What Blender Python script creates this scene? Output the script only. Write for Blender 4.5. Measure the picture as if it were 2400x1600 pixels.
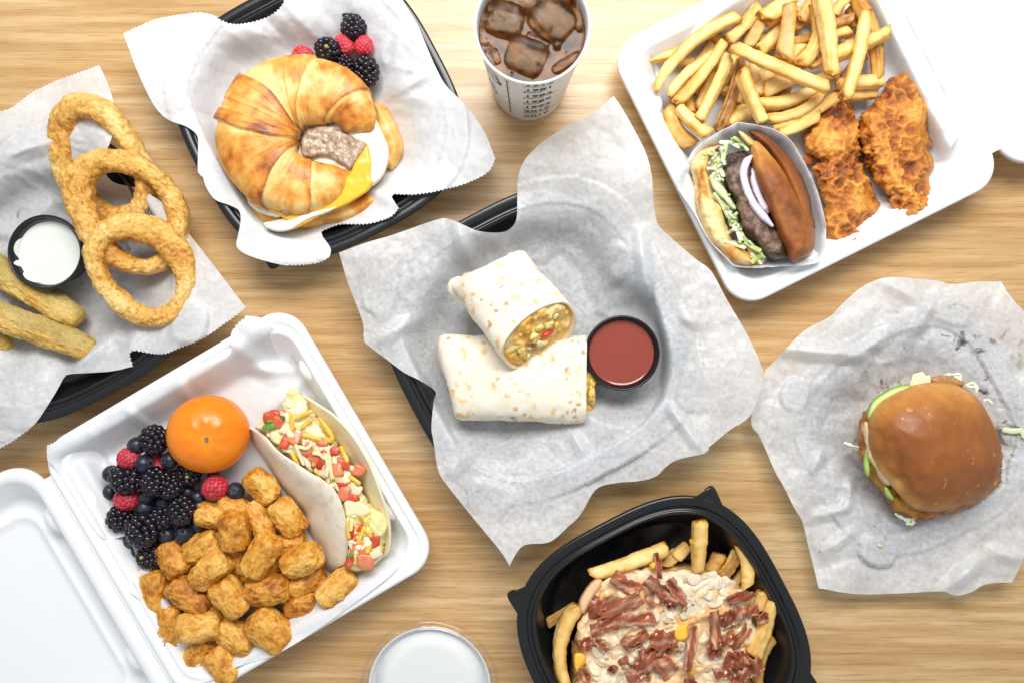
import bpy, bmesh, math, random
import numpy as np
from mathutils import Vector, Matrix
from mathutils.geometry import delaunay_2d_cdt

for _o in list(bpy.data.objects): bpy.data.objects.remove(_o)
SC = bpy.context.scene
COL = SC.collection
random.seed(7)
# ---------------------------------------------------------------- scale: photograph pixels to metres on the table
S = 0.00038          # metres for one photograph pixel at table height
H = 0.70             # camera height above the table
def W(px, py, z=0.0):
    k = S*(1-z/H)
    return Vector(((px-1200)*k, (800-py)*k, z))
def WA(px, py, z):
    px, py, z = np.asarray(px, float), np.asarray(py, float), np.asarray(z, float)
    k = S*(1-z/H)
    return np.stack([(px-1200)*k, (800-py)*k, z+0*px], -1)

# ---------------------------------------------------------------- camera, light, exposure
cam_d = bpy.data.cameras.new('camera'); cam = bpy.data.objects.new('camera', cam_d); COL.objects.link(cam)
cam.location = (0, 0, H); cam_d.sensor_width = 36; cam_d.lens = 36*H/(2400*S)
cam_d.clip_start = 0.01; cam_d.clip_end = 50
SC.camera = cam
world = bpy.data.worlds.new('World'); SC.world = world; world.use_nodes = True
_bg = world.node_tree.nodes['Background']; _bg.inputs[0].default_value = (0.88, 0.94, 1.0, 1); _bg.inputs[1].default_value = 0.48
def area(name, loc, target, sx, sy, power, col):
    d = bpy.data.lights.new(name, 'AREA'); d.shape = 'RECTANGLE'; d.size = sx; d.size_y = sy; d.energy = power; d.color = col
    o = bpy.data.objects.new(name, d); COL.objects.link(o); o.location = loc
    o.rotation_euler = (Vector(target)-Vector(loc)).to_track_quat('-Z', 'Y').to_euler()
    return o
area('window_light', (0.06, 0.66, 1.00), (0.03, 0.10, 0.0), 0.95, 0.46, 17.5, (1.0, 0.99, 0.975))
SC.view_settings.view_transform = 'Standard'; SC.view_settings.look = 'None'
SC.view_settings.gamma = 1.0; SC.view_settings.use_curve_mapping = False
SC.view_settings.exposure = 0.08
SC.render.engine = 'CYCLES'
SC.cycles.use_denoising = True
SC.cycles.adaptive_threshold = 0.03; SC.cycles.max_bounces = 10; SC.cycles.transmission_bounces = 10; SC.cycles.transparent_max_bounces = 12
SC.cycles.caustics_refractive = True; SC.cycles.caustics_reflective = False

# ---------------------------------------------------------------- numpy noise
def _hash(ix, iy, iz, seed):
    n = (ix.astype(np.int64)*374761393 + iy.astype(np.int64)*668265263 + iz.astype(np.int64)*1440662683 + seed*69069) & 0xffffffff
    n = ((n ^ (n >> 13))*1274126177) & 0xffffffff
    n = ((n ^ (n >> 15))*2246822519) & 0xffffffff
    n = n ^ (n >> 16)
    return n/2147483648.0-1
def vnoise(P, seed=0):
    P = np.asarray(P, float); I = np.floor(P).astype(np.int64); F = P-I
    U = F*F*F*(F*(F*6-15)+10)
    ix, iy, iz = I.T; u, v, w = U.T
    r = 0
    for a in (0, 1):
        for b in (0, 1):
            for c in (0, 1):
                r = r+_hash(ix+a, iy+b, iz+c, seed)*(u if a else 1-u)*(v if b else 1-v)*(w if c else 1-w)
    return r
_ROT = np.array(Matrix.Rotation(0.9, 3, Vector((0.5, 0.7, 0.4))))
def fbm(P, seed=0, octv=4, gain=0.5, ridged=False):
    P = np.asarray(P, float)@_ROT; s = 0; a = 1; t = 0
    for k in range(octv):
        n = vnoise(P*2**k+k*17.3, seed+k*31); P = P@_ROT
        s = s+a*((1-2*np.abs(n)) if ridged else n); t += a; a *= gain
    return s/t
def smooth(a, b, x):
    t = np.clip((np.asarray(x, float)-a)/(b-a), 0, 1); return t*t*(3-2*t)
def lerp(a, b, t):
    a, b, t = np.asarray(a, float), np.asarray(b, float), np.asarray(t, float)
    return a+(b-a)*t[..., None]
def ramp(t, stops):
    t = np.clip(t, 0, 1); xs = [s[0] for s in stops]
    return np.stack([np.interp(t, xs, [s[1][k] for s in stops]) for k in range(3)], -1)

# ---------------------------------------------------------------- mesh objects
def mk(name, V, F, mat, parent=None, col=None, smooth_shade=True, uv=None):
    me = bpy.data.meshes.new(name)
    V = np.asarray(V, float)
    me.from_pydata(V.tolist(), [], [tuple(int(i) for i in f) for f in F])
    if col is not None:
        c = np.ones((len(V), 4), np.float32); c[:, :3] = np.asarray(col)[:, :3]
        at = me.color_attributes.new('Col', 'FLOAT_COLOR', 'POINT'); at.data.foreach_set('color', c.ravel())
    me.validate()
    if smooth_shade: me.polygons.foreach_set('use_smooth', np.ones(len(me.polygons), bool))
    if mat is not None:
        for m in (mat if isinstance(mat, (list, tuple)) else [mat]): me.materials.append(m)
    me.update()
    o = bpy.data.objects.new(name, me); COL.objects.link(o)
    if parent is not None: o.parent = parent
    return o
def tag(o, label, cat, group=None, kind=None):
    o['label'] = label; o['category'] = cat
    if group: o['group'] = group
    if kind: o['kind'] = kind
    return o
def empty(name, label, cat, group=None):
    o = bpy.data.objects.new(name, None); COL.objects.link(o); o.empty_display_size = 0.01
    return tag(o, label, cat, group)
def fix_normals(o):
    bm = bmesh.new(); bm.from_mesh(o.data); bmesh.ops.recalc_face_normals(bm, faces=bm.faces); bm.to_mesh(o.data); bm.free(); o.data.update(); return o
def vnormals(V, F):
    N = np.zeros_like(V)
    F3 = np.array([f[:3] for f in F]); 
    n = np.cross(V[F3[:, 1]]-V[F3[:, 0]], V[F3[:, 2]]-V[F3[:, 0]])
    if len(F[0]) == 4:
        F4 = np.array(F)
        n = np.cross(V[F4[:, 2]]-V[F4[:, 0]], V[F4[:, 3]]-V[F4[:, 1]])
        for k in range(4): np.add.at(N, F4[:, k], n)
    else:
        for k in range(3): np.add.at(N, F3[:, k], n)
    return N/(np.linalg.norm(N, axis=1)[:, None]+1e-20)
def grid_faces(nu, nv, closed_u=False, closed_v=False):
    F = []
    for i in range(nu if closed_u else nu-1):
        for j in range(nv if closed_v else nv-1):
            a = i*nv+j; b = ((i+1) % nu)*nv+j; c = ((i+1) % nu)*nv+(j+1) % nv; d = i*nv+(j+1) % nv
            F.append((a, b, c, d))
    return F
_ICO = {}
def ico(sub):
    if sub not in _ICO:
        bm = bmesh.new(); bmesh.ops.create_icosphere(bm, subdivisions=sub, radius=1)
        _ICO[sub] = (np.array([v.co[:] for v in bm.verts]), [tuple(v.index for v in f.verts) for f in bm.faces]); bm.free()
    V, F = _ICO[sub]; return V.copy(), F
def join(parts):
    V, F, C, n = [], [], [], 0
    for p in parts:
        V.append(p[0]); F += [tuple(i+n for i in f) for f in p[1]]; n += len(p[0])
        if len(p) > 2: C.append(p[2])
    return np.concatenate(V), F, (np.concatenate(C) if C else None)
def rotz(a):
    c, s = math.cos(a), math.sin(a); return np.array([[c, -s, 0], [s, c, 0], [0, 0, 1.]])
def rotm(ax, a): return np.array(Matrix.Rotation(a, 3, ax))

# outline helpers (photograph pixels)
def aff(pts, x0, y0, k): return [(x0+p[0]*k, y0+p[1]*k)+tuple(p[2:]) for p in pts]
def outline(pts, step=6, amp=4.0, tooth=9.0, closed=True):
    """Catmull-Rom through the points; 'c' keeps a corner, 'z' tears the edge that follows in teeth."""
    n = len(pts); out = []
    fl = [(p[2] if len(p) > 2 else '') for p in pts]; P = [np.array(p[:2], float) for p in pts]
    k = 0
    for i in range(n if closed else n-1):
        p1, p2 = P[i], P[(i+1) % n]
        p0 = P[i-1] if (closed or i > 0) else 2*p1-p2
        p3 = P[(i+2) % n] if (closed or i+2 < n) else 2*p2-p1
        if 'c' in fl[i]: p0 = 2*p1-p2
        if 'c' in fl[(i+1) % n]: p3 = 2*p2-p1
        L = np.linalg.norm(p2-p1); z = 'z' in fl[i]
        m = max(1, int(round(L/(tooth/2 if z else step))))
        for j in range(m):
            t = j/m
            q = 0.5*((2*p1)+(-p0+p2)*t+(2*p0-5*p1+4*p2-p3)*t*t+(-p0+3*p1-3*p2+p3)*t**3)
            if z:
                d = (p2-p1)/max(L, 1e-6); k += 1
                q = q+np.array([-d[1], d[0]])*(amp*random.uniform(0.6, 1.1) if k % 2 else -amp*0.3)*0.7
            out.append(q)
    return np.array(out)
def dist_poly(Q, B):
    """distance of points Q to the closed polyline B"""
    A = B; C = np.roll(B, -1, 0); D = C-A; L2 = (D**2).sum(1)+1e-12
    r = np.full(len(Q), 1e9)
    for k in range(0, len(Q), 4000):
        q = Q[k:k+4000, None, :]
        t = np.clip(((q-A)*D).sum(2)/L2, 0, 1)
        r[k:k+4000] = np.sqrt((((A+t[..., None]*D)-q)**2).sum(2)).min(1)
    return r
def inside(Q, B):
    x, y = Q[:, 0], Q[:, 1]; c = np.zeros(len(Q), bool)
    for (x0, y0), (x1, y1) in zip(B, np.roll(B, -1, 0)):
        if y0 == y1: continue
        m = ((y0 > y) != (y1 > y)) & (x < (x1-x0)*(y-y0)/(y1-y0)+x0)
        c ^= m
    return c
def fill(B, grid):
    """triangulate the inside of outline B with interior grid points"""
    mn, mx = B.min(0), B.max(0)
    gx, gy = np.meshgrid(np.arange(mn[0], mx[0], grid), np.arange(mn[1], mx[1], grid*0.87))
    gx = gx+(np.arange(gx.shape[0]) % 2)[:, None]*grid/2
    Q = np.stack([gx.ravel(), gy.ravel()], 1)+np.random.RandomState(3).uniform(-.12, .12, (gx.size, 2))*grid
    Q = Q[inside(Q, B)]; Q = Q[dist_poly(Q, B) > grid*0.55]
    P = np.concatenate([B, Q]); n = len(B)
    r = delaunay_2d_cdt([Vector(p) for p in P], [(i, (i+1) % n) for i in range(n)], [list(range(n))], 1, 1e-4)
    V = np.array([v[:] for v in r[0]]); F = [tuple(f) for f in r[2]]
    # orient up (image y is down, so flip)
    out = []
    for f in F:
        a, b, c = V[f[0]], V[f[1]], V[f[2]]
        if (b[0]-a[0])*(c[1]-a[1])-(b[1]-a[1])*(c[0]-a[0]) > 0: f = (f[0], f[2], f[1])
        out.append(f)
    return V, out

def puff(pts, z0, h, R, grid=5, prof=0.5, step=None, zfun=None, disp=0.0, dscale=60, seed=0, ridge=False, under=0.35, flatclip=False):
    """A cushion over an outline in pixels: top rises to h within R pixels of the edge, underside sinks by under*h."""
    B = outline(pts, step or grid)
    V2, F = fill(B, grid)
    d = dist_poly(V2, B); edge = d < grid*0.02
    t = np.clip(d/R, 0, 1); pr = (1-(1-t)**2)**prof
    zt = h*pr
    base = z0 if zfun is None else zfun(V2)
    top = WA(V2[:, 0], V2[:, 1], base+zt)
    bot = WA(V2[:, 0], V2[:, 1], base-h*under*pr-1e-4)
    n = len(V2); idx = np.where(edge, np.arange(n), np.arange(n)+n)
    V = np.concatenate([top, bot]); FF = list(F)+[(idx[f[0]], idx[f[2]], idx[f[1]]) for f in F]
    if disp:
        N = vnormals(V, FF)
        nz = fbm(V*dscale, seed, 4, 0.5, ridge)
        V = V+N*(nz*disp)[:, None]
    t2 = np.concatenate([t, t])
    # drop unused vertices
    used = np.zeros(2*n, bool); used[np.unique(np.array(FF))] = True
    rm = np.cumsum(used)-1
    return V[used], [tuple(rm[list(f)]) for f in FF], t2[used], np.concatenate([np.ones(n), np.zeros(n)])[used]
# ---------------------------------------------------------------- materials
class NT:
    def __init__(s, name):
        s.m = bpy.data.materials.new(name); s.m.use_nodes = True; s.t = s.m.node_tree; s.t.nodes.clear()
        s.out = s.n('ShaderNodeOutputMaterial')
    def n(s, typ, **kw):
        x = s.t.nodes.new(typ)
        for k, v in kw.items():
            if k in x.inputs: x.inputs[k].default_value = v
            else: setattr(x, k, v)
        return x
    def l(s, a, b): s.t.links.new(a, b)
    def math(s, op, a, b=0.5):
        x = s.n('ShaderNodeMath', operation=op)
        for i, q in enumerate((a, b)):
            if isinstance(q, (int, float)): x.inputs[i].default_value = q
            else: s.l(q, x.inputs[i])
        return x.outputs[0]
    def noise(s, vec, scale, detail=4, rough=0.55, dist=0.0):
        x = s.n('ShaderNodeTexNoise'); x.inputs['Scale'].default_value = scale; x.inputs['Detail'].default_value = detail
        x.inputs['Roughness'].default_value = rough; x.inputs['Distortion'].default_value = dist
        if vec is not None: s.l(vec, x.inputs['Vector'])
        return x.outputs['Fac']
    def ramp(s, fac, stops):
        x = s.n('ShaderNodeValToRGB'); e = x.color_ramp.elements
        while len(e) < len(stops): e.new(0.5)
        for q, (p, c) in zip(e, stops): q.position = p; q.color = (c if len(c) == 4 else tuple(c)+(1,))
        s.l(fac, x.inputs[0]); return x.outputs[0]
    def mix(s, fac, a, b, typ='MIX'):
        x = s.n('ShaderNodeMix', data_type='RGBA', blend_type=typ)
        for i, q in ((0, fac), (6, a), (7, b)):
            if isinstance(q, (int, float)): x.inputs[i].default_value = q
            elif isinstance(q, tuple): x.inputs[i].default_value = q if len(q) == 4 else q+(1,)
            else: s.l(q, x.inputs[i])
        return x.outputs[2]
    def coord(s, kind='Object', scale=(1, 1, 1)):
        c = s.n('ShaderNodeTexCoord'); mp = s.n('ShaderNodeMapping'); mp.inputs['Scale'].default_value = scale
        s.l(c.outputs[kind], mp.inputs[0]); return mp.outputs[0]
    def bump(s, h, strength, dist=0.001, normal=None):
        b = s.n('ShaderNodeBump'); b.inputs['Strength'].default_value = strength; b.inputs['Distance'].default_value = dist
        s.l(h, b.inputs['Height'])
        if normal is not None: s.l(normal, b.inputs['Normal'])
        return b.outputs[0]
    def pbsdf(s, col=None, rough=0.5, spec=0.5, sss=0.0, sssr=(0.004, 0.002, 0.001), normal=None, **kw):
        p = s.n('ShaderNodeBsdfPrincipled')
        if col is not None:
            if isinstance(col, tuple): p.inputs['Base Color'].default_value = col if len(col) == 4 else col+(1,)
            else: s.l(col, p.inputs['Base Color'])
        if isinstance(rough, (int, float)): p.inputs['Roughness'].default_value = rough
        else: s.l(rough, p.inputs['Roughness'])
        p.inputs['Specular IOR Level'].default_value = spec
        if sss:
            p.inputs['Subsurface Weight'].default_value = sss; p.inputs['Subsurface Radius'].default_value = sssr
            p.inputs['Subsurface Scale'].default_value = 1.0
        if normal is not None: s.l(normal, p.inputs['Normal'])
        for k, v in kw.items(): p.inputs[k].default_value = v
        return p.outputs[0]
    def done(s, sh): s.l(sh, s.out.inputs[0]); return s.m

def vmat(name, rough=0.5, spec=0.5, sss=0.0, sssr=(0.003, 0.0015, 0.0007), bscale=900, bstr=0.3, bdist=0.0006, var=0.15, vscale=500, rvar=0.0, rscale=300, **kw):
    """albedo from the mesh's own colour attribute, with fine grain and relief added"""
    t = NT(name); at = t.n('ShaderNodeAttribute', attribute_name='Col'); v = t.coord('Object')
    c = at.outputs[0]
    if var:
        f = t.noise(v, vscale, 4, 0.6)
        g = t.math('ADD', t.math('MULTIPLY', f, 2*var), 1-var)
        cc = t.n('ShaderNodeCombineXYZ')
        for i in range(3): t.l(g, cc.inputs[i])
        c = t.mix(1.0, c, cc.outputs[0], 'MULTIPLY')
    nm = t.bump(t.noise(v, bscale, 5, 0.6), bstr, bdist) if bstr else None
    r = rough
    if rvar:
        r = t.math('ADD', t.math('MULTIPLY', t.noise(v, rscale, 3), 2*rvar), rough-rvar)
    return t.done(t.pbsdf(c, r, spec, sss, sssr, nm, **kw))

def wood_mat():
    t = NT('oak_table')
    big = t.coord('Object', (1.3, 10, 1))
    v1 = t.coord('Object', (4, 70, 1)); vm = t.coord('Object', (6, 190, 1)); v2 = t.coord('Object', (11, 520, 1)); v3 = t.coord('Object', (34, 1200, 1))
    sw = t.noise(big, 1.0, 3, 0.5, 0.7)
    wv = t.n('ShaderNodeTexWave', wave_type='BANDS', bands_direction='Y'); wv.inputs['Scale'].default_value = 22.0
    wv.inputs['Distortion'].default_value = 9.0; wv.inputs['Detail'].default_value = 3; wv.inputs['Detail Scale'].default_value = 1.1
    t.l(t.coord('Object', (0.36, 1.0, 1)), wv.inputs['Vector'])
    n1 = t.noise(v1, 1.0, 5, 0.6, 0.4); nm_ = t.noise(vm, 1.0, 4, 0.6, 0.3); n2 = t.noise(v2, 1.0, 4, 0.65, 0.2); n3 = t.noise(v3, 1.0, 2, 0.5)
    base = t.ramp(sw, [(0.28, (0.52, 0.31, 0.125)), (0.46, (0.66, 0.43, 0.195)), (0.60, (0.76, 0.545, 0.29)), (0.76, (0.60, 0.37, 0.16))])
    fig = t.mix(t.math('MULTIPLY', wv.outputs['Fac'], 0.30), base, (0.43, 0.225, 0.075))
    st = t.mix(t.math('MULTIPLY', t.ramp(n1, [(0.36, (1,)*3), (0.58, (0,)*3)]), 0.50), fig, (0.43, 0.215, 0.065))
    st = t.mix(t.math('MULTIPLY', t.ramp(nm_, [(0.34, (1,)*3), (0.52, (0,)*3)]), 0.42), st, (0.40, 0.20, 0.065))
    st = t.mix(t.math('MULTIPLY', t.ramp(nm_, [(0.55, (0,)*3), (0.70, (1,)*3)]), 0.45), st, (0.76, 0.56, 0.33))
    st = t.mix(t.math('MULTIPLY', t.ramp(n2, [(0.55, (0,)*3), (0.66, (1,)*3)]), 0.48), st, (0.30, 0.145, 0.045))
    st = t.mix(t.math('MULTIPLY', t.ramp(n3, [(0.60, (0,)*3), (0.68, (1,)*3)]), 0.52), st, (0.22, 0.10, 0.03))
    h = t.math('ADD', t.math('MULTIPLY', n2, 0.6), t.math('MULTIPLY', n3, 0.5))
    nm = t.bump(h, 0.12, 0.0006)
    r = t.math('ADD', t.math('MULTIPLY', n2, 0.14), 0.22)
    return t.done(t.pbsdf(st, r, 0.5, normal=nm))

def paper_mat(name, grease=0.0, seed=0.0, warm=0.0, trans=(0.24, 0.52), spot=(0, 0), reach=0.1):
    """thin greaseproof sheet: part of the light passes, so whatever touches it from below greys it"""
    t = NT(name); v = t.coord('Object'); v0 = v
    mp = t.n('ShaderNodeMapping'); mp.inputs['Location'].default_value = (seed, seed*1.7, 0); t.l(v, mp.inputs[0]); v = mp.outputs[0]
    cl = t.noise(v, 300, 4, 0.6); cl2 = t.noise(v, 26, 3, 0.5)
    f = t.math('ADD', t.math('MULTIPLY', cl, 0.62), t.math('MULTIPLY', cl2, 0.38))
    tr = t.ramp(f, [(0.24, (trans[0],)*3), (0.78, (trans[1],)*3)])
    if grease:
        g = t.ramp(t.math('ADD', t.math('MULTIPLY', t.noise(v, 75, 4, 0.65, 0.8), 0.6), t.math('MULTIPLY', t.noise(v, 14, 2), 0.4)), [(0.56, (0,)*3), (0.63, (grease,)*3)])
        # grease only soaked in round the food
        dv = t.n('ShaderNodeVectorMath', operation='DISTANCE'); t.l(v0, dv.inputs[0]); dv.inputs[1].default_value = (spot[0], spot[1], 0.006)
        g = t.math('MULTIPLY', g, t.ramp(t.math('MULTIPLY', dv.outputs['Value'], 1/reach), [(0.35, (1,)*3), (1.0, (0,)*3)]))
        tr = t.math('MINIMUM', t.math('ADD', tr, g), 0.93)
    nm = t.bump(t.math('ADD', t.noise(v, 420, 4, 0.6), t.math('MULTIPLY', t.noise(v, 60, 4, 0.6), 1.4)), 0.16, 0.0012)
    d = t.n('ShaderNodeBsdfDiffuse'); d.inputs[0].default_value = (0.95, 0.95-warm*0.3, 0.955-warm, 1); t.l(nm, d.inputs['Normal'])
    tl = t.n('ShaderNodeBsdfTranslucent'); tl.inputs[0].default_value = (0.84, 0.92-warm*0.3, 0.98-warm, 1); t.l(nm, tl.inputs['Normal'])
    mx = t.n('ShaderNodeMixShader'); t.l(tr, mx.inputs[0]); t.l(d.outputs[0], mx.inputs[1]); t.l(tl.outputs[0], mx.inputs[2])
    if grease:
        tp = t.n('ShaderNodeBsdfTransparent'); m3 = t.n('ShaderNodeMixShader'); t.l(t.math('MULTIPLY', g, 0.75), m3.inputs[0])
        t.l(mx.outputs[0], m3.inputs[1]); t.l(tp.outputs[0], m3.inputs[2]); mx = m3
    gl = t.n('ShaderNodeBsdfGlossy'); gl.inputs['Roughness'].default_value = 0.42; t.l(nm, gl.inputs['Normal'])
    m2 = t.n('ShaderNodeMixShader'); m2.inputs[0].default_value = 0.035; t.l(mx.outputs[0], m2.inputs[1]); t.l(gl.outputs[0], m2.inputs[2])
    return t.done(m2.outputs[0])

def plain(name, col, rough=0.5, spec=0.5, sss=0, sssr=(0.004, 0.003, 0.002), bscale=0, bstr=0.1, bdist=0.0005, **kw):
    t = NT(name); nm = None
    if bscale: nm = t.bump(t.noise(t.coord('Object'), bscale, 4, 0.6), bstr, bdist)
    return t.done(t.pbsdf(col, rough, spec, sss, sssr, nm, **kw))

M = {}
M['wood'] = wood_mat()
M['foam'] = plain('white_foam', (0.90, 0.905, 0.91), 0.42, 0.4, bscale=700, bstr=0.10, bdist=0.0005)
M['black'] = plain('black_plastic', (0.010, 0.0105, 0.0115), 0.24, 0.5, bscale=160, bstr=0.03, bdist=0.001)
M['paper1'] = paper_mat('greaseproof_paper_croissant', 0.0, 1.0, trans=(0.18, 0.46))
M['paper2'] = paper_mat('greaseproof_paper_rings', 0.30, 2.3, trans=(0.24, 0.64), spot=((190-1200)*S, (800-560)*S), reach=0.11)
M['paper3'] = paper_mat('greaseproof_paper_wrap', 0.0, 3.1, trans=(0.28, 0.74))
M['paper4'] = paper_mat('greaseproof_paper_burger', 0.55, 4.7, trans=(0.24, 0.72), spot=((2180-1200)*S, (800-930)*S), reach=0.115)
M['liner'] = paper_mat('waxed_liner', 0.0, 5.2, warm=0.01, trans=(0.2, 0.4))
M['wrapper'] = paper_mat('burger_wrapper', 0.0, 6.2, trans=(0.35, 0.45))
M['fried'] = vmat('fried_crumb', 0.48, 0.45, 0.10, bscale=800, bstr=0.8, bdist=0.0010, var=0.42, vscale=520, rvar=0.12)
M['fry'] = vmat('fried_potato', 0.42, 0.45, 0.15, (0.003, 0.0015, 0.0006), bscale=500, bstr=0.4, bdist=0.0008, var=0.20, vscale=330, rvar=0.1)
M['tot'] = vmat('tater_crust', 0.42, 0.5, 0.10, bscale=620, bstr=0.8, bdist=0.0011, var=0.36, vscale=480, rvar=0.14)
M['chicken'] = vmat('fried_chicken', 0.46, 0.42, 0.06, bscale=750, bstr=0.7, bdist=0.0010, var=0.36, vscale=420, rvar=0.14)
M['bread'] = vmat('baked_crust', 0.38, 0.48, 0.08, bscale=420, bstr=0.28, bdist=0.0008, var=0.18, vscale=340, rvar=0.08)
M['bunm'] = vmat('soft_bun_crust', 0.46, 0.38, 0.10, bscale=520, bstr=0.16, bdist=0.0006, var=0.10, vscale=380, rvar=0.08)
M['tortilla'] = vmat('tortilla', 0.62, 0.3, 0.2, bscale=330, bstr=0.18, bdist=0.0007, var=0.04, vscale=240)
M['wet'] = vmat('moist_filling', 0.25, 0.5, 0.3, (0.004, 0.002, 0.001), bscale=420, bstr=0.3, bdist=0.0007, var=0.07, vscale=330, rvar=0.1)
M['sauce'] = vmat('creamy_sauce', 0.16, 0.5, 0.2, bscale=120, bstr=0.1, bdist=0.001, var=0.03, vscale=160)
M['meat'] = vmat('seared_meat', 0.42, 0.45, 0.0, bscale=420, bstr=0.8, bdist=0.0012, var=0.35, vscale=420, rvar=0.15)
M['bacon'] = vmat('bacon', 0.26, 0.5, 0.0, bscale=500, bstr=0.35, bdist=0.0007, var=0.15, vscale=300, rvar=0.1)
M['berry'] = vmat('berry_skin', 0.13, 0.5, 0.0, bstr=0, var=0.0)
M['rasp'] = vmat('raspberry_skin', 0.38, 0.4, 0.25, (0.004, 0.001, 0.001), bscale=900, bstr=0.2, bdist=0.0004, var=0.08)
M['blue'] = vmat('blueberry_skin', 0.34, 0.45, 0.0, bscale=800, bstr=0.06, bdist=0.0003, var=0.25, vscale=160, rvar=0.1)
M['orange'] = vmat('mandarin_peel', 0.26, 0.5, 0.25, (0.005, 0.002, 0.0006), bscale=480, bstr=0.28, bdist=0.0007, var=0.03, vscale=120)
M['veg'] = vmat('cut_vegetable', 0.28, 0.5, 0.3, (0.003, 0.002, 0.001), bscale=500, bstr=0.1, bdist=0.0005, var=0.06)
# ================================================================ the table
_tw = mk('table', [(-0.9, -0.7, 0), (0.9, -0.7, 0), (0.9, 0.7, 0), (-0.9, 0.7, 0)], [(0, 1, 2, 3)], M['wood'], smooth_shade=False)
_tw['kind'] = 'structure'; _tw['label'] = 'pale oak table top with grain running across the picture'

# ================================================================ containers
def loft(rings, closed=True, cap0=True, cap1=True):
    n = len(rings[0]); V = np.concatenate(rings); F = []
    for i in range(len(rings)-1):
        for j in range(n if closed else n-1):
            a, b = i*n+j, i*n+(j+1) % n
            F.append((a, b, b+n, a+n))
    if cap0: F.append(tuple(range(n-1, -1, -1)))
    if cap1: F.append(tuple((len(rings)-1)*n+j for j in range(n)))
    return V, F
def superring(A, n, z, m=160):
    th = np.linspace(0, 2*np.pi, m, endpoint=False)+0.001
    c, s = np.cos(th), np.sin(th)
    r = (np.abs(c)**n+np.abs(s)**n)**(-1/n)
    return np.stack([A*r*c, A*r*s, np.full(m, z)], 1)
def rrect(hx, hy, r, z, m=10):
    pts = []
    for cx, cy, a0 in ((hx-r, hy-r, 0), (-hx+r, hy-r, 90), (-hx+r, -hy+r, 180), (hx-r, -hy+r, 270)):
        for k in range(m+1):
            a = math.radians(a0+90*k/m); pts.append((cx+r*math.cos(a), cy+r*math.sin(a), z))
        
    # extra points along the sides so that the loft stays even
    out = []
    for i, p in enumerate(pts):
        q = pts[(i+1) % len(pts)]; out.append(p)
        d = math.dist(p, q)
        if d > 0.03:
            for k in range(1, 10): out.append(tuple(p[j]+(q[j]-p[j])*k/10 for j in range(3)))
    return np.array(out)

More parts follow.
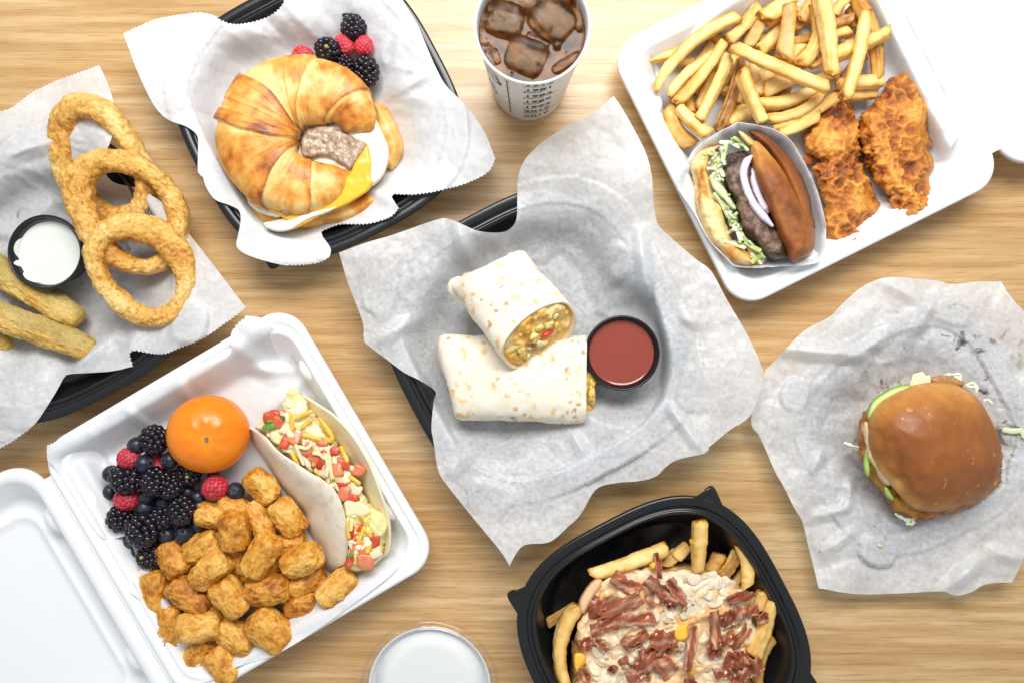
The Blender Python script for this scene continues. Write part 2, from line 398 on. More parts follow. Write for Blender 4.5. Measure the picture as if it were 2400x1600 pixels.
class Tray:
    """bowed square black tray: centre in pixels at rim height, half width in pixels, turn in degrees"""
    def __init__(s, cx, cy, A, rot, rz, label, n=3.0, steep=0.0):
        s.c = W(cx, cy, rz); s.k = S*(1-rz/H); s.A = A*s.k; s.rot = math.radians(rot); s.rz = rz; s.n = n
        e = empty('black_tray', label, 'tray', 'black plastic trays'); e.location = (s.c.x, s.c.y, 0); e.rotation_euler = (0, 0, s.rot)
        h = rz; mm = 0.001
        prof = [(0.66+steep, 0.0), (0.74+steep*1.3, 0.5*mm), (0.93, h-7*mm), (0.985, h-6*mm), (1.0, h-4*mm), (1.0, h-1.4*mm), (0.994, h-0.3*mm), (0.983, h), (0.945, h), (0.935, h-0.6*mm),
                (0.928, h-3.2*mm), (0.921, h-3.6*mm), (0.906, h-3.6*mm), (0.899, h-3.0*mm), (0.893, h-2.2*mm), (0.884, h-2.0*mm), (0.874, h-2.8*mm), (0.862, h-6*mm),
                (0.76+steep, 6.0*mm), (0.745+steep, 3.4*mm), (0.72+steep, 2.4*mm), (0.3, 2.2*mm)]
        top = sorted((a, z) for a, z in prof[4:]); s.pr = [0]+[a for a, z in top]+[1.03, 1.09]; s.pz = [0.0022]+[(h if .87 < a else z) for a, z in top]+[h, 0]
        V, F = loft([superring(s.A*a, n, z) for a, z in prof])
        body = mk('tray_body', V, F, M['black'], e); 
        # lifting tabs at the four corners
        c = s.A*2**(-1/n)
        for k in range(4):
            ang = math.pi/4+k*math.pi/2
            R = []
            for (u, wd, z) in ((-0.004, 0.030, h-4*mm), (-0.003, 0.031, h-0.8*mm), (0.001, 0.0275, h+0.6*mm), (0.005, 0.021, h+1.2*mm), (0.0095, 0.0135, h+1.2*mm), (0.0125, 0.0085, h+0.6*mm), (0.0140, 0.0062, h-0.6*mm), (0.0142, 0.0060, h-3*mm), (0.010, 0.011, h-4.5*mm)):
                x = np.linspace(-1, 1, 13)
                dip = -1.6*mm*np.exp(-(x/0.42)**2)*(1 if 0.0 < u < 0.012 and z > h else 0)
                lob = 0.0016*np.cos(x*math.pi/2)
                R.append(np.stack([np.full(13, c*math.sqrt(2)-0.003+u)+lob-0.0015, x*wd/2, z+dip], 1))
            V, F = loft(R, closed=False, cap0=False, cap1=False)
            V = V@rotz(ang).T
            mk('lift_tab', V, F, M['black'], e)
        s.obj = e
    def rho(s, X, Y):
        c, q = math.cos(s.rot), math.sin(s.rot); dx, dy = X-s.c.x, Y-s.c.y
        a, b = (dx*c+dy*q)/s.A, (-dx*q+dy*c)/s.A
        return (np.abs(a)**s.n+np.abs(b)**s.n)**(1/s.n)
    def drape(s, X, Y):
        r = s.rho(X, Y)
        surf = np.interp(r, s.pr, s.pz)
        ang = np.arctan2(Y-s.c.y, X-s.c.x); q = np.stack([np.cos(ang)*2.6, np.sin(ang)*2.6, np.full(len(ang), s.c.x*9)], 1)
        # the sheet gathers in pleats where it climbs the wall
        w = fbm(q, 77, 2)*0.20; fold = np.clip(fbm(q*1.5+np.stack([r*2, r*0, r*3], 1), 78, 2, 0.5, True), -.2, 1)*smooth(-.2, .5, fbm(q*.8, 79, 1))
        z = 0.0042+(s.rz-0.0028)*smooth(0.36, 0.90, r+w*smooth(.95, .5, r))+0.0042*fold*np.exp(-((r-0.74)/0.22)**2)+.004*smooth(.9, 1.3, r)*fbm(q*.7, 80, 2)
        return np.maximum(z, surf+0.0028)
    def clear(s, X, Y):
        r = s.rho(X, Y); ang = np.arctan2(Y-s.c.y, X-s.c.x)-s.rot
        corner = np.exp(-((np.mod(ang, np.pi/2)-np.pi/4)/0.14)**2)*np.exp(-((r-1.03)/0.11)**4)
        return np.interp(r, s.pr, s.pz)+0.0028+np.where(corner > .05, np.maximum(0, s.rz+.0035-np.interp(r, s.pr, s.pz))*smooth(.05, .5, corner), 0)

def crumple(P, cells, seed):
    """piecewise flat facets, like paper that was once creased"""
    rs = np.random.RandomState(seed); mn, mx = P.min(0), P.max(0)
    C = rs.uniform(mn, mx, (cells, 2)); G = rs.normal(0, 1, (cells, 2))/np.sqrt((mx-mn).prod()/cells)*0.5; o = rs.normal(0, .3, cells)
    best = np.full(len(P), -1e9)
    for k in range(cells):
        v = ((P-C[k])*G[k]).sum(1)+o[k]-((P-C[k])**2).sum(1)/((mx-mn).prod()/cells)*1.1
        best = np.maximum(best, v)
    return best
def paper(name, pts, own, mat, grid=7, lifts=(), creases=(), wr=0.0012, crum=0.0, cells=60, seed=1, zmin=0.0008, amp=4, tooth=9, press=()):
    B = outline(pts, 7, amp, tooth); V2, F = fill(B, grid)
    ex = np.zeros(len(V2))
    for (x, y, r, dz) in lifts: ex += dz*np.exp(-((V2[:, 0]-x)**2+(V2[:, 1]-y)**2)/(2*r*r))
    for (x0, y0, x1, y1, wd, dz) in creases:
        a, d = np.array([x0, y0]), np.array([x1-x0, y1-y0]); t = np.clip(((V2-a)*d).sum(1)/(d@d), 0, 1)
        q = np.linalg.norm(V2-a-t[:, None]*d, axis=1); ex += dz*1.35*np.clip(1-q/(wd*.8), 0, 1)**1.05*np.sin(np.pi*np.clip(t*0.9+0.05, 0, 1))**0.5
    P3 = np.concatenate([V2, np.zeros((len(V2), 1))], 1)
    ex += wr*fbm(P3/95.0, seed, 3)+wr*0.28*fbm(P3/26.0, seed+9, 3, 0.5, True)
    if crum:
        c = crumple(V2, cells, seed); c = c-np.median(c); ex += crum*np.clip(c, -2, 2.5)
    base = own.drape
    z = np.full(len(V2), 0.03)
    for _ in range(6):
        w = WA(V2[:, 0], V2[:, 1], z); z = np.maximum(np.maximum(base(w[:, 0], w[:, 1])+ex, own.clear(w[:, 0], w[:, 1])), zmin)
    for (x, y, r, zz) in press:   # weighed down by what stands on it
        q = smooth(r*1.95, r*.92, np.hypot(V2[:, 0]-x, V2[:, 1]-y)); z = z*(1-q)+np.minimum(z, zz)*q
    if press:
        w = WA(V2[:, 0], V2[:, 1], z); z = np.maximum(z, own.clear(w[:, 0], w[:, 1])+.0004)
    o = mk(name, WA(V2[:, 0], V2[:, 1], z), F, mat)
    o['_px'] = 0; del o['_px']
    def height(px, py):
        i = ((V2[:, 0]-px)**2+(V2[:, 1]-py)**2).argmin(); return float(z[i])
    o_h = height
    return o, o_h

TR = 29.0   # trays are turned: their long edges climb to the right
RZ = 0.036
T_cro = Tray(747, 265, 313, 27.8, RZ, 'black plastic tray under the croissant sandwich paper')
T_rin = Tray(106, 649, 313, 27.8, RZ, 'black plastic tray under the onion ring paper')
T_wrp = Tray(1262, 800, 336, 27.8, RZ, 'black plastic tray under the cut burrito paper', steep=.06)
T_bur = Tray(2140, 1010, 255, 27.8, 0.020, 'black plastic tray hidden under the chicken burger paper')
T_ldf = Tray(1557, 1507, 315, 27.8, 0.046, 'black plastic tray holding the bacon loaded fries')

# ---- paper sheets
PA = [(288,79,'cz'),(363,46,'z'),(446,31,'z'),(479,30,'z'),(504,37,'z'),(516,46,'z'),(545,56,'z'),(579,54,'z'),(624,41,'z'),(653,21,'z'),(668,-2,'z'),(684,-40,'c'),
 (800,-70),(920,-50),(943,0),(976,54),(1001,112),(1022,160),(1047,203),(1093,249),(1134,307),(1161,373,'cz'),(1150,398,'z'),(1121,419,'z'),(1067,439,'z'),(985,456,'z'),(922,456,'c'),
 (918,462),(935,489,'cz'),(914,510,'z'),(860,526,'z'),(798,527,'z'),(753,543,'c'),(757,556),(773,578),(775,593),(765,609,'z'),(728,620,'z'),(670,622),(612,609),(570,593),(554,576),(558,551),
 (564,518),(560,494),(537,481),(504,468),(483,439),(475,415),(464,403),(464,352),(462,319),(438,298),(396,282),(371,261),(350,228),(321,166),(301,112)]
o, HA = paper('paper_sheet', PA, T_cro, M['paper1'], 5.5,
  lifts=[(300,90,90,0.010),(1140,360,90,0.012),(620,600,60,0.006),(560,60,60,0.004)],
  creases=[(520,60,700,200,60,0.007),(1010,170,880,250,26,0.004),(440,310,560,400,40,0.004),(470,405,560,400,14,0.003),(640,-20,760,110,70,0.008),(570,500,640,560,30,0.004),(930,480,860,440,26,0.004),(990,110,930,210,30,0.003)], wr=0.0022, crum=0.0016, cells=80, seed=11, press=[(690,330,150,.012)])
tag(o, 'white greaseproof paper with torn teeth under the croissant sandwich', 'paper', 'paper sheets')
PB = [(-80,292,'z'),(0,262,'z'),(30,250,'z'),(70,220,'z'),(100,204,'z'),(140,186,'z'),(190,168,'z'),(232,153,'c'),(250,190),(266,240),(270,285),(258,335),(240,378),(262,425),(330,445),(400,490),(437,540),(480,595),(530,660),
 (577,722,'cz'),(526,760,'z'),(473,795,'z'),(421,816,'z'),(379,830,'z'),(316,822,'cz'),(305,828,'z'),(312,858,'c'),(263,869),(210,873),(165,876),(151,883),(133,915),(105,960),(88,985),(63,1010,'cz'),(18,1041,'z'),(-20,1058,'z'),(-80,1085,'c')]
o, HB = paper('paper_sheet', PB, T_rin, M['paper2'], 5.5,
  lifts=[(230,160,80,0.010),(560,715,70,0.002),(60,1000,80,0.006),(260,330,40,0.010)],
  creases=[(0,370,150,320,40,0.006),(160,880,270,780,36,0.007),(300,830,330,760,30,0.004),(-20,640,60,520,40,0.003)], wr=0.002, crum=0.0009, cells=60, seed=21, press=[(104,591,104,.012),(300,560,90,.012)])
tag(o, 'greasy white paper with toothed edge under the onion rings', 'paper', 'paper sheets')
PC = aff([(20,540,'c'),(100,510),(200,480),(330,435),(370,430),(410,445),(470,470),(540,475),(575,460),(592,430),(595,370),(597,300),(620,240),(680,180),(760,130),(840,90),(905,35,'c'),(930,70),(970,140),(1010,220),(1028,290),
 (1032,340),(1035,390),(1050,450),(1100,500),(1170,560),(1220,600),(1270,690),(1340,810),(1380,900),(1385,940),(1370,1010),(1340,1070),(1280,1110),(1213,1165,'c'),(1200,1185),(1100,1210),(1040,1260),(980,1275),(920,1280),
 (850,1300),(800,1380),(760,1420),(700,1470),(620,1480),(590,1510),(570,1548,'c'),(540,1500),(450,1390),(370,1290),(340,1240),(325,1150),(318,1100),(325,1020),(330,985),(280,950),(230,925),(170,880),(110,835),(100,815),(95,760),(50,640)], 780, 200, .727)
o, HC = paper('paper_sheet', PC, T_wrp, M['paper3'], 5.5,
  lifts=[(1430,260,120,0.020),(1200,380,60,0.010),(1520,420,60,0.010),(1190,1300,70,0.006),(800,600,90,0.008),(1760,880,90,0.010),(1090,540,40,0.008),(1650,1050,50,0.006)],
  creases=[(1070,520,1110,640,34,0.009),(1215,480,1220,600,40,0.006),(1650,1060,1530,900,26,0.006),(1530,730,1640,760,40,0.005),(1500,540,1520,720,30,0.008),(1020,960,1120,880,40,0.005),(1400,1110,1330,1000,30,0.004),(1050,1110,1150,1010,30,0.004),(880,800,990,740,30,0.004)], wr=0.0024, crum=0.0027, cells=140, seed=31, press=[(1459,827,92,.0085),(1230,760,130,.010),(1150,850,120,.008)])
tag(o, 'large white greaseproof paper spread under the cut burrito', 'paper', 'paper sheets')
PD = aff([(40,712),(95,510),(150,440),(200,385),(290,300),(400,240),(450,190),(540,110),(620,70),(690,58),(800,65),(900,75),(960,90),(1080,80),(1190,78,'c'),(1220,130),(1260,180),(1300,230),(1350,400),(1390,600),(1400,900),(1350,1150),(1300,1330),
 (1240,1460,'c'),(1180,1460),(1110,1470),(1060,1500),(1000,1518),(960,1515),(910,1500),(700,1510),(520,1512),(350,1485,'c'),(330,1400),(300,1280),(275,1180),(240,1120),(190,1020),(150,950),(120,880),(80,790)], 1740, 620, .51)
o, HD = paper('paper_sheet', PD, T_bur, M['paper4'], 5.5,
  lifts=[(1880,800,60,0.006),(2330,680,60,0.006),(1920,1370,50,0.002),(2260,1380,50,0.006)],
  creases=[(1845,818,2010,830,34,0.010),(2010,830,2100,770,30,0.006),(2195,690,2150,770,26,0.007),(1900,1215,1985,1190,26,0.006),(1985,1190,1995,1120,20,0.005),(1900,1110,1925,1060,20,0.004),(2210,1385,2300,1310,34,0.007),(2330,1290,2390,1310,30,0.006),(1940,1290,2000,1240,26,0.005),(2060,650,2210,740,30,0.005)], wr=0.0026, crum=0.0030, cells=170, seed=41, press=[(2160,1040,110,.010)])
tag(o, 'crumpled greasy white paper under the chicken burger', 'paper', 'paper sheets')

# ---- foam clamshells
FZ = 0.036
class Clam:
    def __init__(s, cx, cy, hx, hy, rot, lid_side, label):
        s.k = S*(1-FZ/H); s.c = W(cx, cy, FZ); s.rot = math.radians(rot); s.hx, s.hy = hx*s.k, hy*s.k
        e = empty('foam_clamshell', label, 'takeout box', 'white foam takeout boxes'); e.location = (s.c.x, s.c.y, 0); e.rotation_euler = (0, 0, s.rot); s.obj = e
        mm = 0.001; z = FZ
        pr = [(26, 0), (22, 0.4), (7, z*1e3-8), (1.2, z*1e3-7.5), (0, z*1e3-6), (0, z*1e3-2.2), (0.8, z*1e3-0.8), (2.2, z*1e3), (5.2, z*1e3), (6.4, z*1e3-0.5), (7.6, z*1e3-2.2), (9.0, z*1e3-2.6), (10.6, z*1e3-2.2), (11.8, z*1e3-1.4), (13.4, z*1e3-1.6), (15.0, z*1e3-3.4), (27, 10), (29.5, 7.0), (33, 5.6), (38, 5.2), (70, 5.2)]
        s.pi = [-0.02, -0.0004]+[i*mm for i, q in pr[4:]]; s.pz = [0, 0]+[q*mm for i, q in pr[4:]]
        V, F = loft([rrect(s.hx-i*mm, s.hy-i*mm, max(0.005, 0.026-i*mm*0.35), q*mm) for i, q in pr])
        mk('box_base', V, F, M['foam'], e)
        # locking dimples pressed into the wall opposite the hinge and beside it
        gap = 0.0075; lx = lid_side*(2*s.hx+gap)
        pr2 = [(24, 0), (20, 0.3), (6, z*1e3-9), (0, z*1e3-7), (0, z*1e3-3), (1.0, z*1e3-1.4), (3, z*1e3-1), (7.5, z*1e3-1.2), (10, z*1e3-3), (21, 12), (23.5, 9.2), (27, 8.2), (33, 8.0), (35, 9.6), (37, 10.2), (39, 9.6), (41.5, 7.6), (46, 7.2), (70, 7.2)]
        V, F = loft([rrect(s.hx-i*mm, s.hy-i*mm, max(0.006, 0.030-i*mm*0.35), q*mm) for i, q in pr2]); V[:, 0] += lx
        mk('lid', V, F, M['foam'], e)
        # hinge web with a pressed fold line
        hw = s.hy-0.024; xs = np.array([-6.5, -4.5, -1.6, -0.7, 0, 0.7, 1.6, 4.5, 6.5])*mm; zs = np.array([-4.6, -2.6, -2.4, -2.9, -3.6, -2.9, -2.4, -2.6, -4.6])*mm+z
        ys = np.linspace(-hw, hw, 24); fl = 1+0.5*np.clip((np.abs(ys)-(hw-0.012))/0.012, 0, 1)**2
        V = np.array([[lid_side*(s.hx+gap/2)+x*f, y, zz] for y, f in zip(ys, fl) for x, zz in zip(xs, zs)])
        V = np.concatenate([V, V-np.array([0, 0, 0.0022])]); n = len(xs)*len(ys)
        F = grid_faces(len(ys), len(xs)); F = F+[tuple(i+n for i in f[::-1]) for f in F]
        fix_normals(mk('hinge', V, F, M['foam'], e))
        for yy in (-0.55, 0.55):   # raised thumb blisters along the hinge wall
            V, F = ico(3); V = V*np.array([0.0085, 0.011, 0.006]); V += np.array([lid_side*(s.hx-0.0145), yy*s.hy, z-0.010]); mk('dimple', V, F, M['foam'], e)
            V, F = ico(3); V = V*np.array([0.010, 0.012, 0.007]); V += np.array([-lid_side*(s.hx-0.0150), yy*s.hy, z-0.012]); mk('dimple', V, F, M['foam'], e)
            V, F = ico(3); V = V*np.array([0.010, 0.013, 0.008]); V += np.array([lx-lid_side*(s.hx-0.0145), yy*s.hy, z-0.016]); mk('dimple', V, F, M['foam'], e)
    def loc(s, X, Y):
        c, q = math.cos(s.rot), math.sin(s.rot); dx, dy = X-s.c.x, Y-s.c.y
        return dx*c+dy*q, -dx*q+dy*c
    def drape(s, X, Y):
        a, b = s.loc(X, Y); d = np.minimum(s.hx-np.abs(a), s.hy-np.abs(b))
        dd = s.hx-np.abs(a), s.hy-np.abs(b)
        r = 0.02; cx = np.maximum(r-dd[0], 0); cy = np.maximum(r-dd[1], 0); d = np.where((cx > 0) & (cy > 0), r-np.hypot(cx, cy), d)
        return np.maximum(0.0066+(FZ-0.0052)*(1-smooth(0.009, 0.034, d)), np.interp(d, s.pi, s.pz)+0.0012)
    def clear(s, X, Y):
        a, b = s.loc(X, Y); return np.interp(np.minimum(s.hx-np.abs(a), s.hy-np.abs(b)), s.pi, s.pz)+0.0007
C_bl = Clam(557, 1183, 345, 350, 30.5, -1, 'open white foam takeout box of tots, berries and a taco')
C_tr = Clam(1891, 265, 350, 345, 26.5, 1, 'open white foam takeout box of fries and chicken tenders')
PE = [(109,1043,'cz'),(140,1029,'z'),(191,1006,'c'),(300,945),(420,880),(533,835),(539,793),(550,765,'z'),(578,740,'c'),(617,748),(660,790),(690,840),(713,890),(760,960),(820,1060),(880,1170),(925,1270),(935,1320),(900,1360),(820,1420),(720,1490),(640,1535),(560,1560),
 (470,1600),(430,1560),(380,1480),(345,1420),(303,1382),(314,1355),(330,1333,'c'),(315,1290),(298,1253,'c'),(262,1262),(230,1250),(170,1160),(125,1090),(112,1080)]
o, HE = paper('paper_liner', PE, C_bl, M['liner'], 7,
  lifts=[(580,760,30,0.006),(130,1045,40,0.005)],
  creases=[(210,1010,330,1180,18,0.003),(250,1240,290,1150,20,0.004),(540,800,640,880,36,0.006),(420,890,450,960,26,0.004),(560,860,690,870,24,0.004),(700,900,640,960,24,0.005),(610,1560,700,1500,14,0.004),(420,1560,480,1530,14,0.004),(300,960,360,1010,22,0.004)], wr=0.0018, crum=0.0016, cells=90, seed=51)
tag(o, 'wrinkled white paper liner inside the box with berries and tots', 'paper liner', 'paper liners')
PF = [(1487,140,'cz'),(1533,146,'c'),(1540,200),(1548,232,'z'),(1570,270,'z'),(1600,330,'z'),(1640,390,'c'),(1720,420),(1900,420),(2080,470),(2150,440),(2255,312,'c'),(2240,300,'z'),(2220,230,'z'),(2180,120,'z'),(2150,40,'z'),(2125,-20,'c'),(1990,-90),(1800,-70),(1700,0),(1640,50),(1590,100)]
o, HF = paper('paper_liner', PF, C_tr, M['liner'], 7,
  lifts=[], creases=[(1590,110,1700,20,20,0.006),(2130,60,2190,280,26,0.004),(2240,310,2160,330,20,0.004),(2120,200,2200,260,18,0.004),(1535,150,1550,220,14,0.004)], wr=0.0012, crum=0.0009, cells=60, seed=61)
tag(o, 'thin white paper liner under the fries and tenders', 'paper liner', 'paper liners')
# ================================================================ food builders
def sweep(path, prof, caps=True):
    """rings of points placed along path frames; path: list of (centre, side, up) ; prof(i)->Nx2"""
    rings = []
    for i, (c, sd, up) in enumerate(path):
        q = prof(i); rings.append(np.asarray(c)+q[:, :1]*np.asarray(sd)+q[:, 1:2]*np.asarray(up))
    return rings
GOLD = np.array
def fry_mesh(x0, y0, x1, y1, w, z0, z1, bend=0.0, seed=0, tone=0.0, skin=0.0, tipdark=0.6, taper=0.85, flat=0.9):
    """a cut potato stick between two pixels; tone 0 pale .. 1 dark gold, skin 0..1 brown peel on one side"""
    rs = np.random.RandomState(seed+5)
    a, b = np.array(W(x0, y0, z0)), np.array(W(x1, y1, z1)); d = b-a; L = np.linalg.norm(d); d /= L
    sd = np.cross(d, (0, 0, 1.)); sd /= np.linalg.norm(sd); up = np.cross(sd, d)
    r = w*S*0.5*0.95; n = 34; m = 24
    th = np.linspace(0, 2*np.pi, m, endpoint=False)+np.pi/4
    pw = 8.0
    cs, sn = np.cos(th), np.sin(th); rr = (np.abs(cs)**pw+np.abs(sn)**pw)**(-1/pw)
    roll = rs.uniform(-0.45, 0.45); tw = rs.uniform(-.5, .5)
    V = []; Cc = []; ta, tb = rs.uniform(taper-.15, 1.0), rs.uniform(taper-.15, 1.0); sl0, sl1 = rs.uniform(-.8, .8), rs.uniform(-.8, .8)
    for i in range(n):
        e = i/(n-1); t = e
        t = (1-math.cos(math.pi*e))/2*0.35+e*0.65
        endf = min(1, (min(t, 1-t)*L/(r*0.55)+0.02)); endf = math.sqrt(1-(1-endf)**2)*0.30+0.70 if endf < 1 else 1
        if i == 0 or i == n-1: endf *= 0.12
        rad = r*endf*((1-t)*ta+t*tb)*(1+0.10*math.sin(3.1*t+seed))
        ang = roll+tw*t
        q0, q1 = rr*cs, rr*sn*flat
        qx, qy = q0*math.cos(ang)-q1*math.sin(ang), q0*math.sin(ang)+q1*math.cos(ang)
        c = a+d*(L*t)+sd*(bend*w*S*4*t*(1-t))
        slant = (sl0*max(0, 1-t*L/(r*2.2)) + sl1*max(0, 1-(1-t)*L/(r*2.2)))*0.7
        for j in range(m): V.append(c+sd*qx[j]*rad+up*qy[j]*rad+d*(slant*r*q0[j]*endf))
    V = np.array(V); F = grid_faces(n, m, False, True)+[tuple(range(m-1, -1, -1)), tuple((n-1)*m+j for j in range(m))]
    Fq = grid_faces(n, m, False, True); N = vnormals(V, Fq)
    nz = fbm(V*190+seed*3.1, seed, 3); V = V+N*(nz*r*0.15+r*.05*fbm(V*480+seed, seed+4, 2))[:, None]
    tt = np.repeat(np.linspace(0, 1, n), m); jj = np.tile(np.arange(m), n)
    corner = np.tile(smooth(1.06, 1.20, rr), n)
    end = smooth(0.13, 0.0, np.minimum(tt, 1-tt))
    nb = fbm(V*70+seed*7.7, seed+50, 3)*0.5+0.5
    nf = fbm(V*260+seed*1.7, seed+90, 3)
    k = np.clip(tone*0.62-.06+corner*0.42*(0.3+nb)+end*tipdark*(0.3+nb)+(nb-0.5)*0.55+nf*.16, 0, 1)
    c = ramp(k, [(0, (0.90, 0.66, 0.27)), (0.3, (0.84, 0.53, 0.145)), (0.6, (0.70, 0.345, 0.055)), (0.85, (0.46, 0.17, 0.022)), (1, (0.27, 0.085, 0.014))])
    if skin:
        side = smooth(0.2, 0.75, np.tile(np.cos(th-np.pi*0.5-0.6), n)+0.25*(nb-0.5))*skin
        sk = ramp(fbm(V*np.array([260, 260, 260])+seed, seed+3, 4)*0.5+0.5, [(0.2, (0.17, 0.065, 0.018)), (0.5, (0.36, 0.17, 0.055)), (0.8, (0.52, 0.29, 0.11))])
        c = lerp(c, sk, side)
    return V, F, c

def tot_mesh(cx, cy, l, w, ang, z, seed, tone=0.35, tilt=0.0):
    V, F = ico(5)
    rs = np.random.RandomState(seed)
    # barrel: superellipsoid
    x, y, zz = V.T
    r2 = np.sqrt(y*y+zz*zz)+1e-9; p = 5.5
    k = (np.abs(x)**p+r2**p)**(-1/p); V = V*k[:, None]
    lx, wy = l*S*0.5*0.94, w*S*0.5*0.94
    V = V*np.array([lx, wy, wy*0.96])
    n1 = fbm(V*95+seed*9.1, seed, 4); n2 = fbm(V*np.array([150, 260, 260])+seed*3.3, seed+77, 3, 0.55, True)
    nrm = V/np.linalg.norm(V, axis=1)[:, None]
    n3 = fbm(V*420+seed, seed+15, 3, 0.6, True)
    V = V+nrm*(n1*0.0014+n2*0.0012+n3*0.0010)[:, None]
    cav = np.clip(0.5+n1*0.45+n2*0.34+n3*0.22, 0, 1)
    spots = smooth(0.55, 0.8, fbm(V*240+seed*5.5, seed+9, 3))
    big = fbm(V*38+seed*2.2, seed+31, 2)*0.5+0.5
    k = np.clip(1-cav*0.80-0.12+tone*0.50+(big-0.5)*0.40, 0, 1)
    c = ramp(k, [(0, (0.92, 0.66, 0.25)), (0.3, (0.84, 0.47, 0.09)), (0.55, (0.68, 0.29, 0.03)), (0.8, (0.44, 0.14, 0.012)), (1, (0.26, 0.07, 0.008))])
    c = lerp(c, np.array([0.30, 0.20, 0.06]), spots*0.18)
    R = rotz(-math.radians(ang))@rotm('Y', math.radians(tilt))@rotm('X', rs.uniform(0, 6.28))
    V = V@R.T+np.array(W(cx, cy, z))
    return V, F, c

def berry_mesh(cx, cy, r, z, seed, kind='black', ang=0.0, elong=1.2, tilt=0.3, stem=False):
    """drupelets set in spirals round a core"""
    rs = np.random.RandomState(seed); rw = r*S*0.95
    nd = {'black': 52, 'rasp': 84}[kind]
    parts = []; U, Fu = ico(3)
    core, Fc = ico(3); dr = {'black': 0.30, 'rasp': 0.24}[kind]
    core = core*np.array([0.80, 0.80, 0.80*elong])*(1.14 if kind == 'rasp' else 1)
    base = np.array([0.010, 0.007, 0.012]) if kind == 'black' else np.array([0.50, 0.022, 0.045])
    parts.append((core, Fc, np.tile(base*0.7, (len(core), 1))))
    for k in range(nd):
        zz = 1-2*(k+0.5)/nd
        if stem and zz > 0.86: continue
        ph = k*2.399963+rs.uniform(-.08, .08); rr = math.sqrt(1-zz*zz)
        wd = 1.0-0.10*zz
        p = np.array([rr*math.cos(ph)*wd, rr*math.sin(ph)*wd, zz*elong])*0.84
        nn = p/np.linalg.norm(p); s = dr*rs.uniform(0.85, 1.12)
        v = U*s*np.array([1, 1, 1])
        v = v+nn*(v@nn)[:, None]*(0.05 if kind == 'black' else -0.35)
        c = base*rs.uniform(0.6, 1.5)
        if kind == 'black' and rs.rand() < 0.16: c = c+np.array([0.030, 0.003, 0.010])*rs.rand()
        if kind == 'rasp': c = np.array([0.52, 0.020, 0.040])*rs.uniform(0.85, 1.15)+np.array([0.05, 0.035, 0.035])*rs.rand()
        parts.append((v+p, Fu, np.tile(c, (len(v), 1))))
    if stem:
        s, Fs = ico(3); s = s*np.array([0.17, 0.17, 0.22])+np.array([0, 0, 0.80*elong]); s += 0.04*fbm(s*9, seed)[:, None]
        parts.append((s, Fs, np.tile((0.46, 0.36, 0.08), (len(s), 1))))
    V, F, C = join(parts)
    V = V*rw*np.array([1, 1, 1.0])
    R = rotz(-math.radians(ang))@rotm('Y', math.pi/2*(1-tilt))@rotm('Z', rs.uniform(0, 6.28))
    V = V@R.T+np.array(W(cx, cy, z))
    return V, F, C
def blueberry_mesh(cx, cy, r, z, seed, dirn=None):
    rs = np.random.RandomState(seed); V, F = ico(5); rw = r*S*0.95
    th = np.arccos(np.clip(V[:, 2], -1, 1)); ph = np.arctan2(V[:, 1], V[:, 0])
    star = 0.30*(1+0.28*np.cos(5*ph))
    cav = smooth(star, star-0.10, th); rim = np.exp(-((th-star-0.02)/0.07)**2)
    rad = 1-0.16*cav+0.06*rim*(0.6+0.4*np.cos(5*ph)); rad = rad-0.03*np.abs(V[:, 2])
    bloom = np.clip(0.35+fbm(V*1.6+seed, seed, 4)*0.9, 0, 1)
    c = lerp(np.array([0.010, 0.012, 0.020]), np.array([0.060, 0.075, 0.115]), bloom**1.6*0.8)
    c = lerp(c, np.array([0.10, 0.11, 0.13]), rim*0.55); c = lerp(c, np.array([0.012, 0.011, 0.014]), cav)
    V = V*rad[:, None]*rw*np.array([1, 1, 0.93])
    d = Vector(dirn) if dirn is not None else Vector((rs.normal(), rs.normal(), -0.6))
    q = np.array(d.normalized().to_track_quat('Z', 'Y').to_matrix())
    return V@q.T+np.array(W(cx, cy, z)), F, c

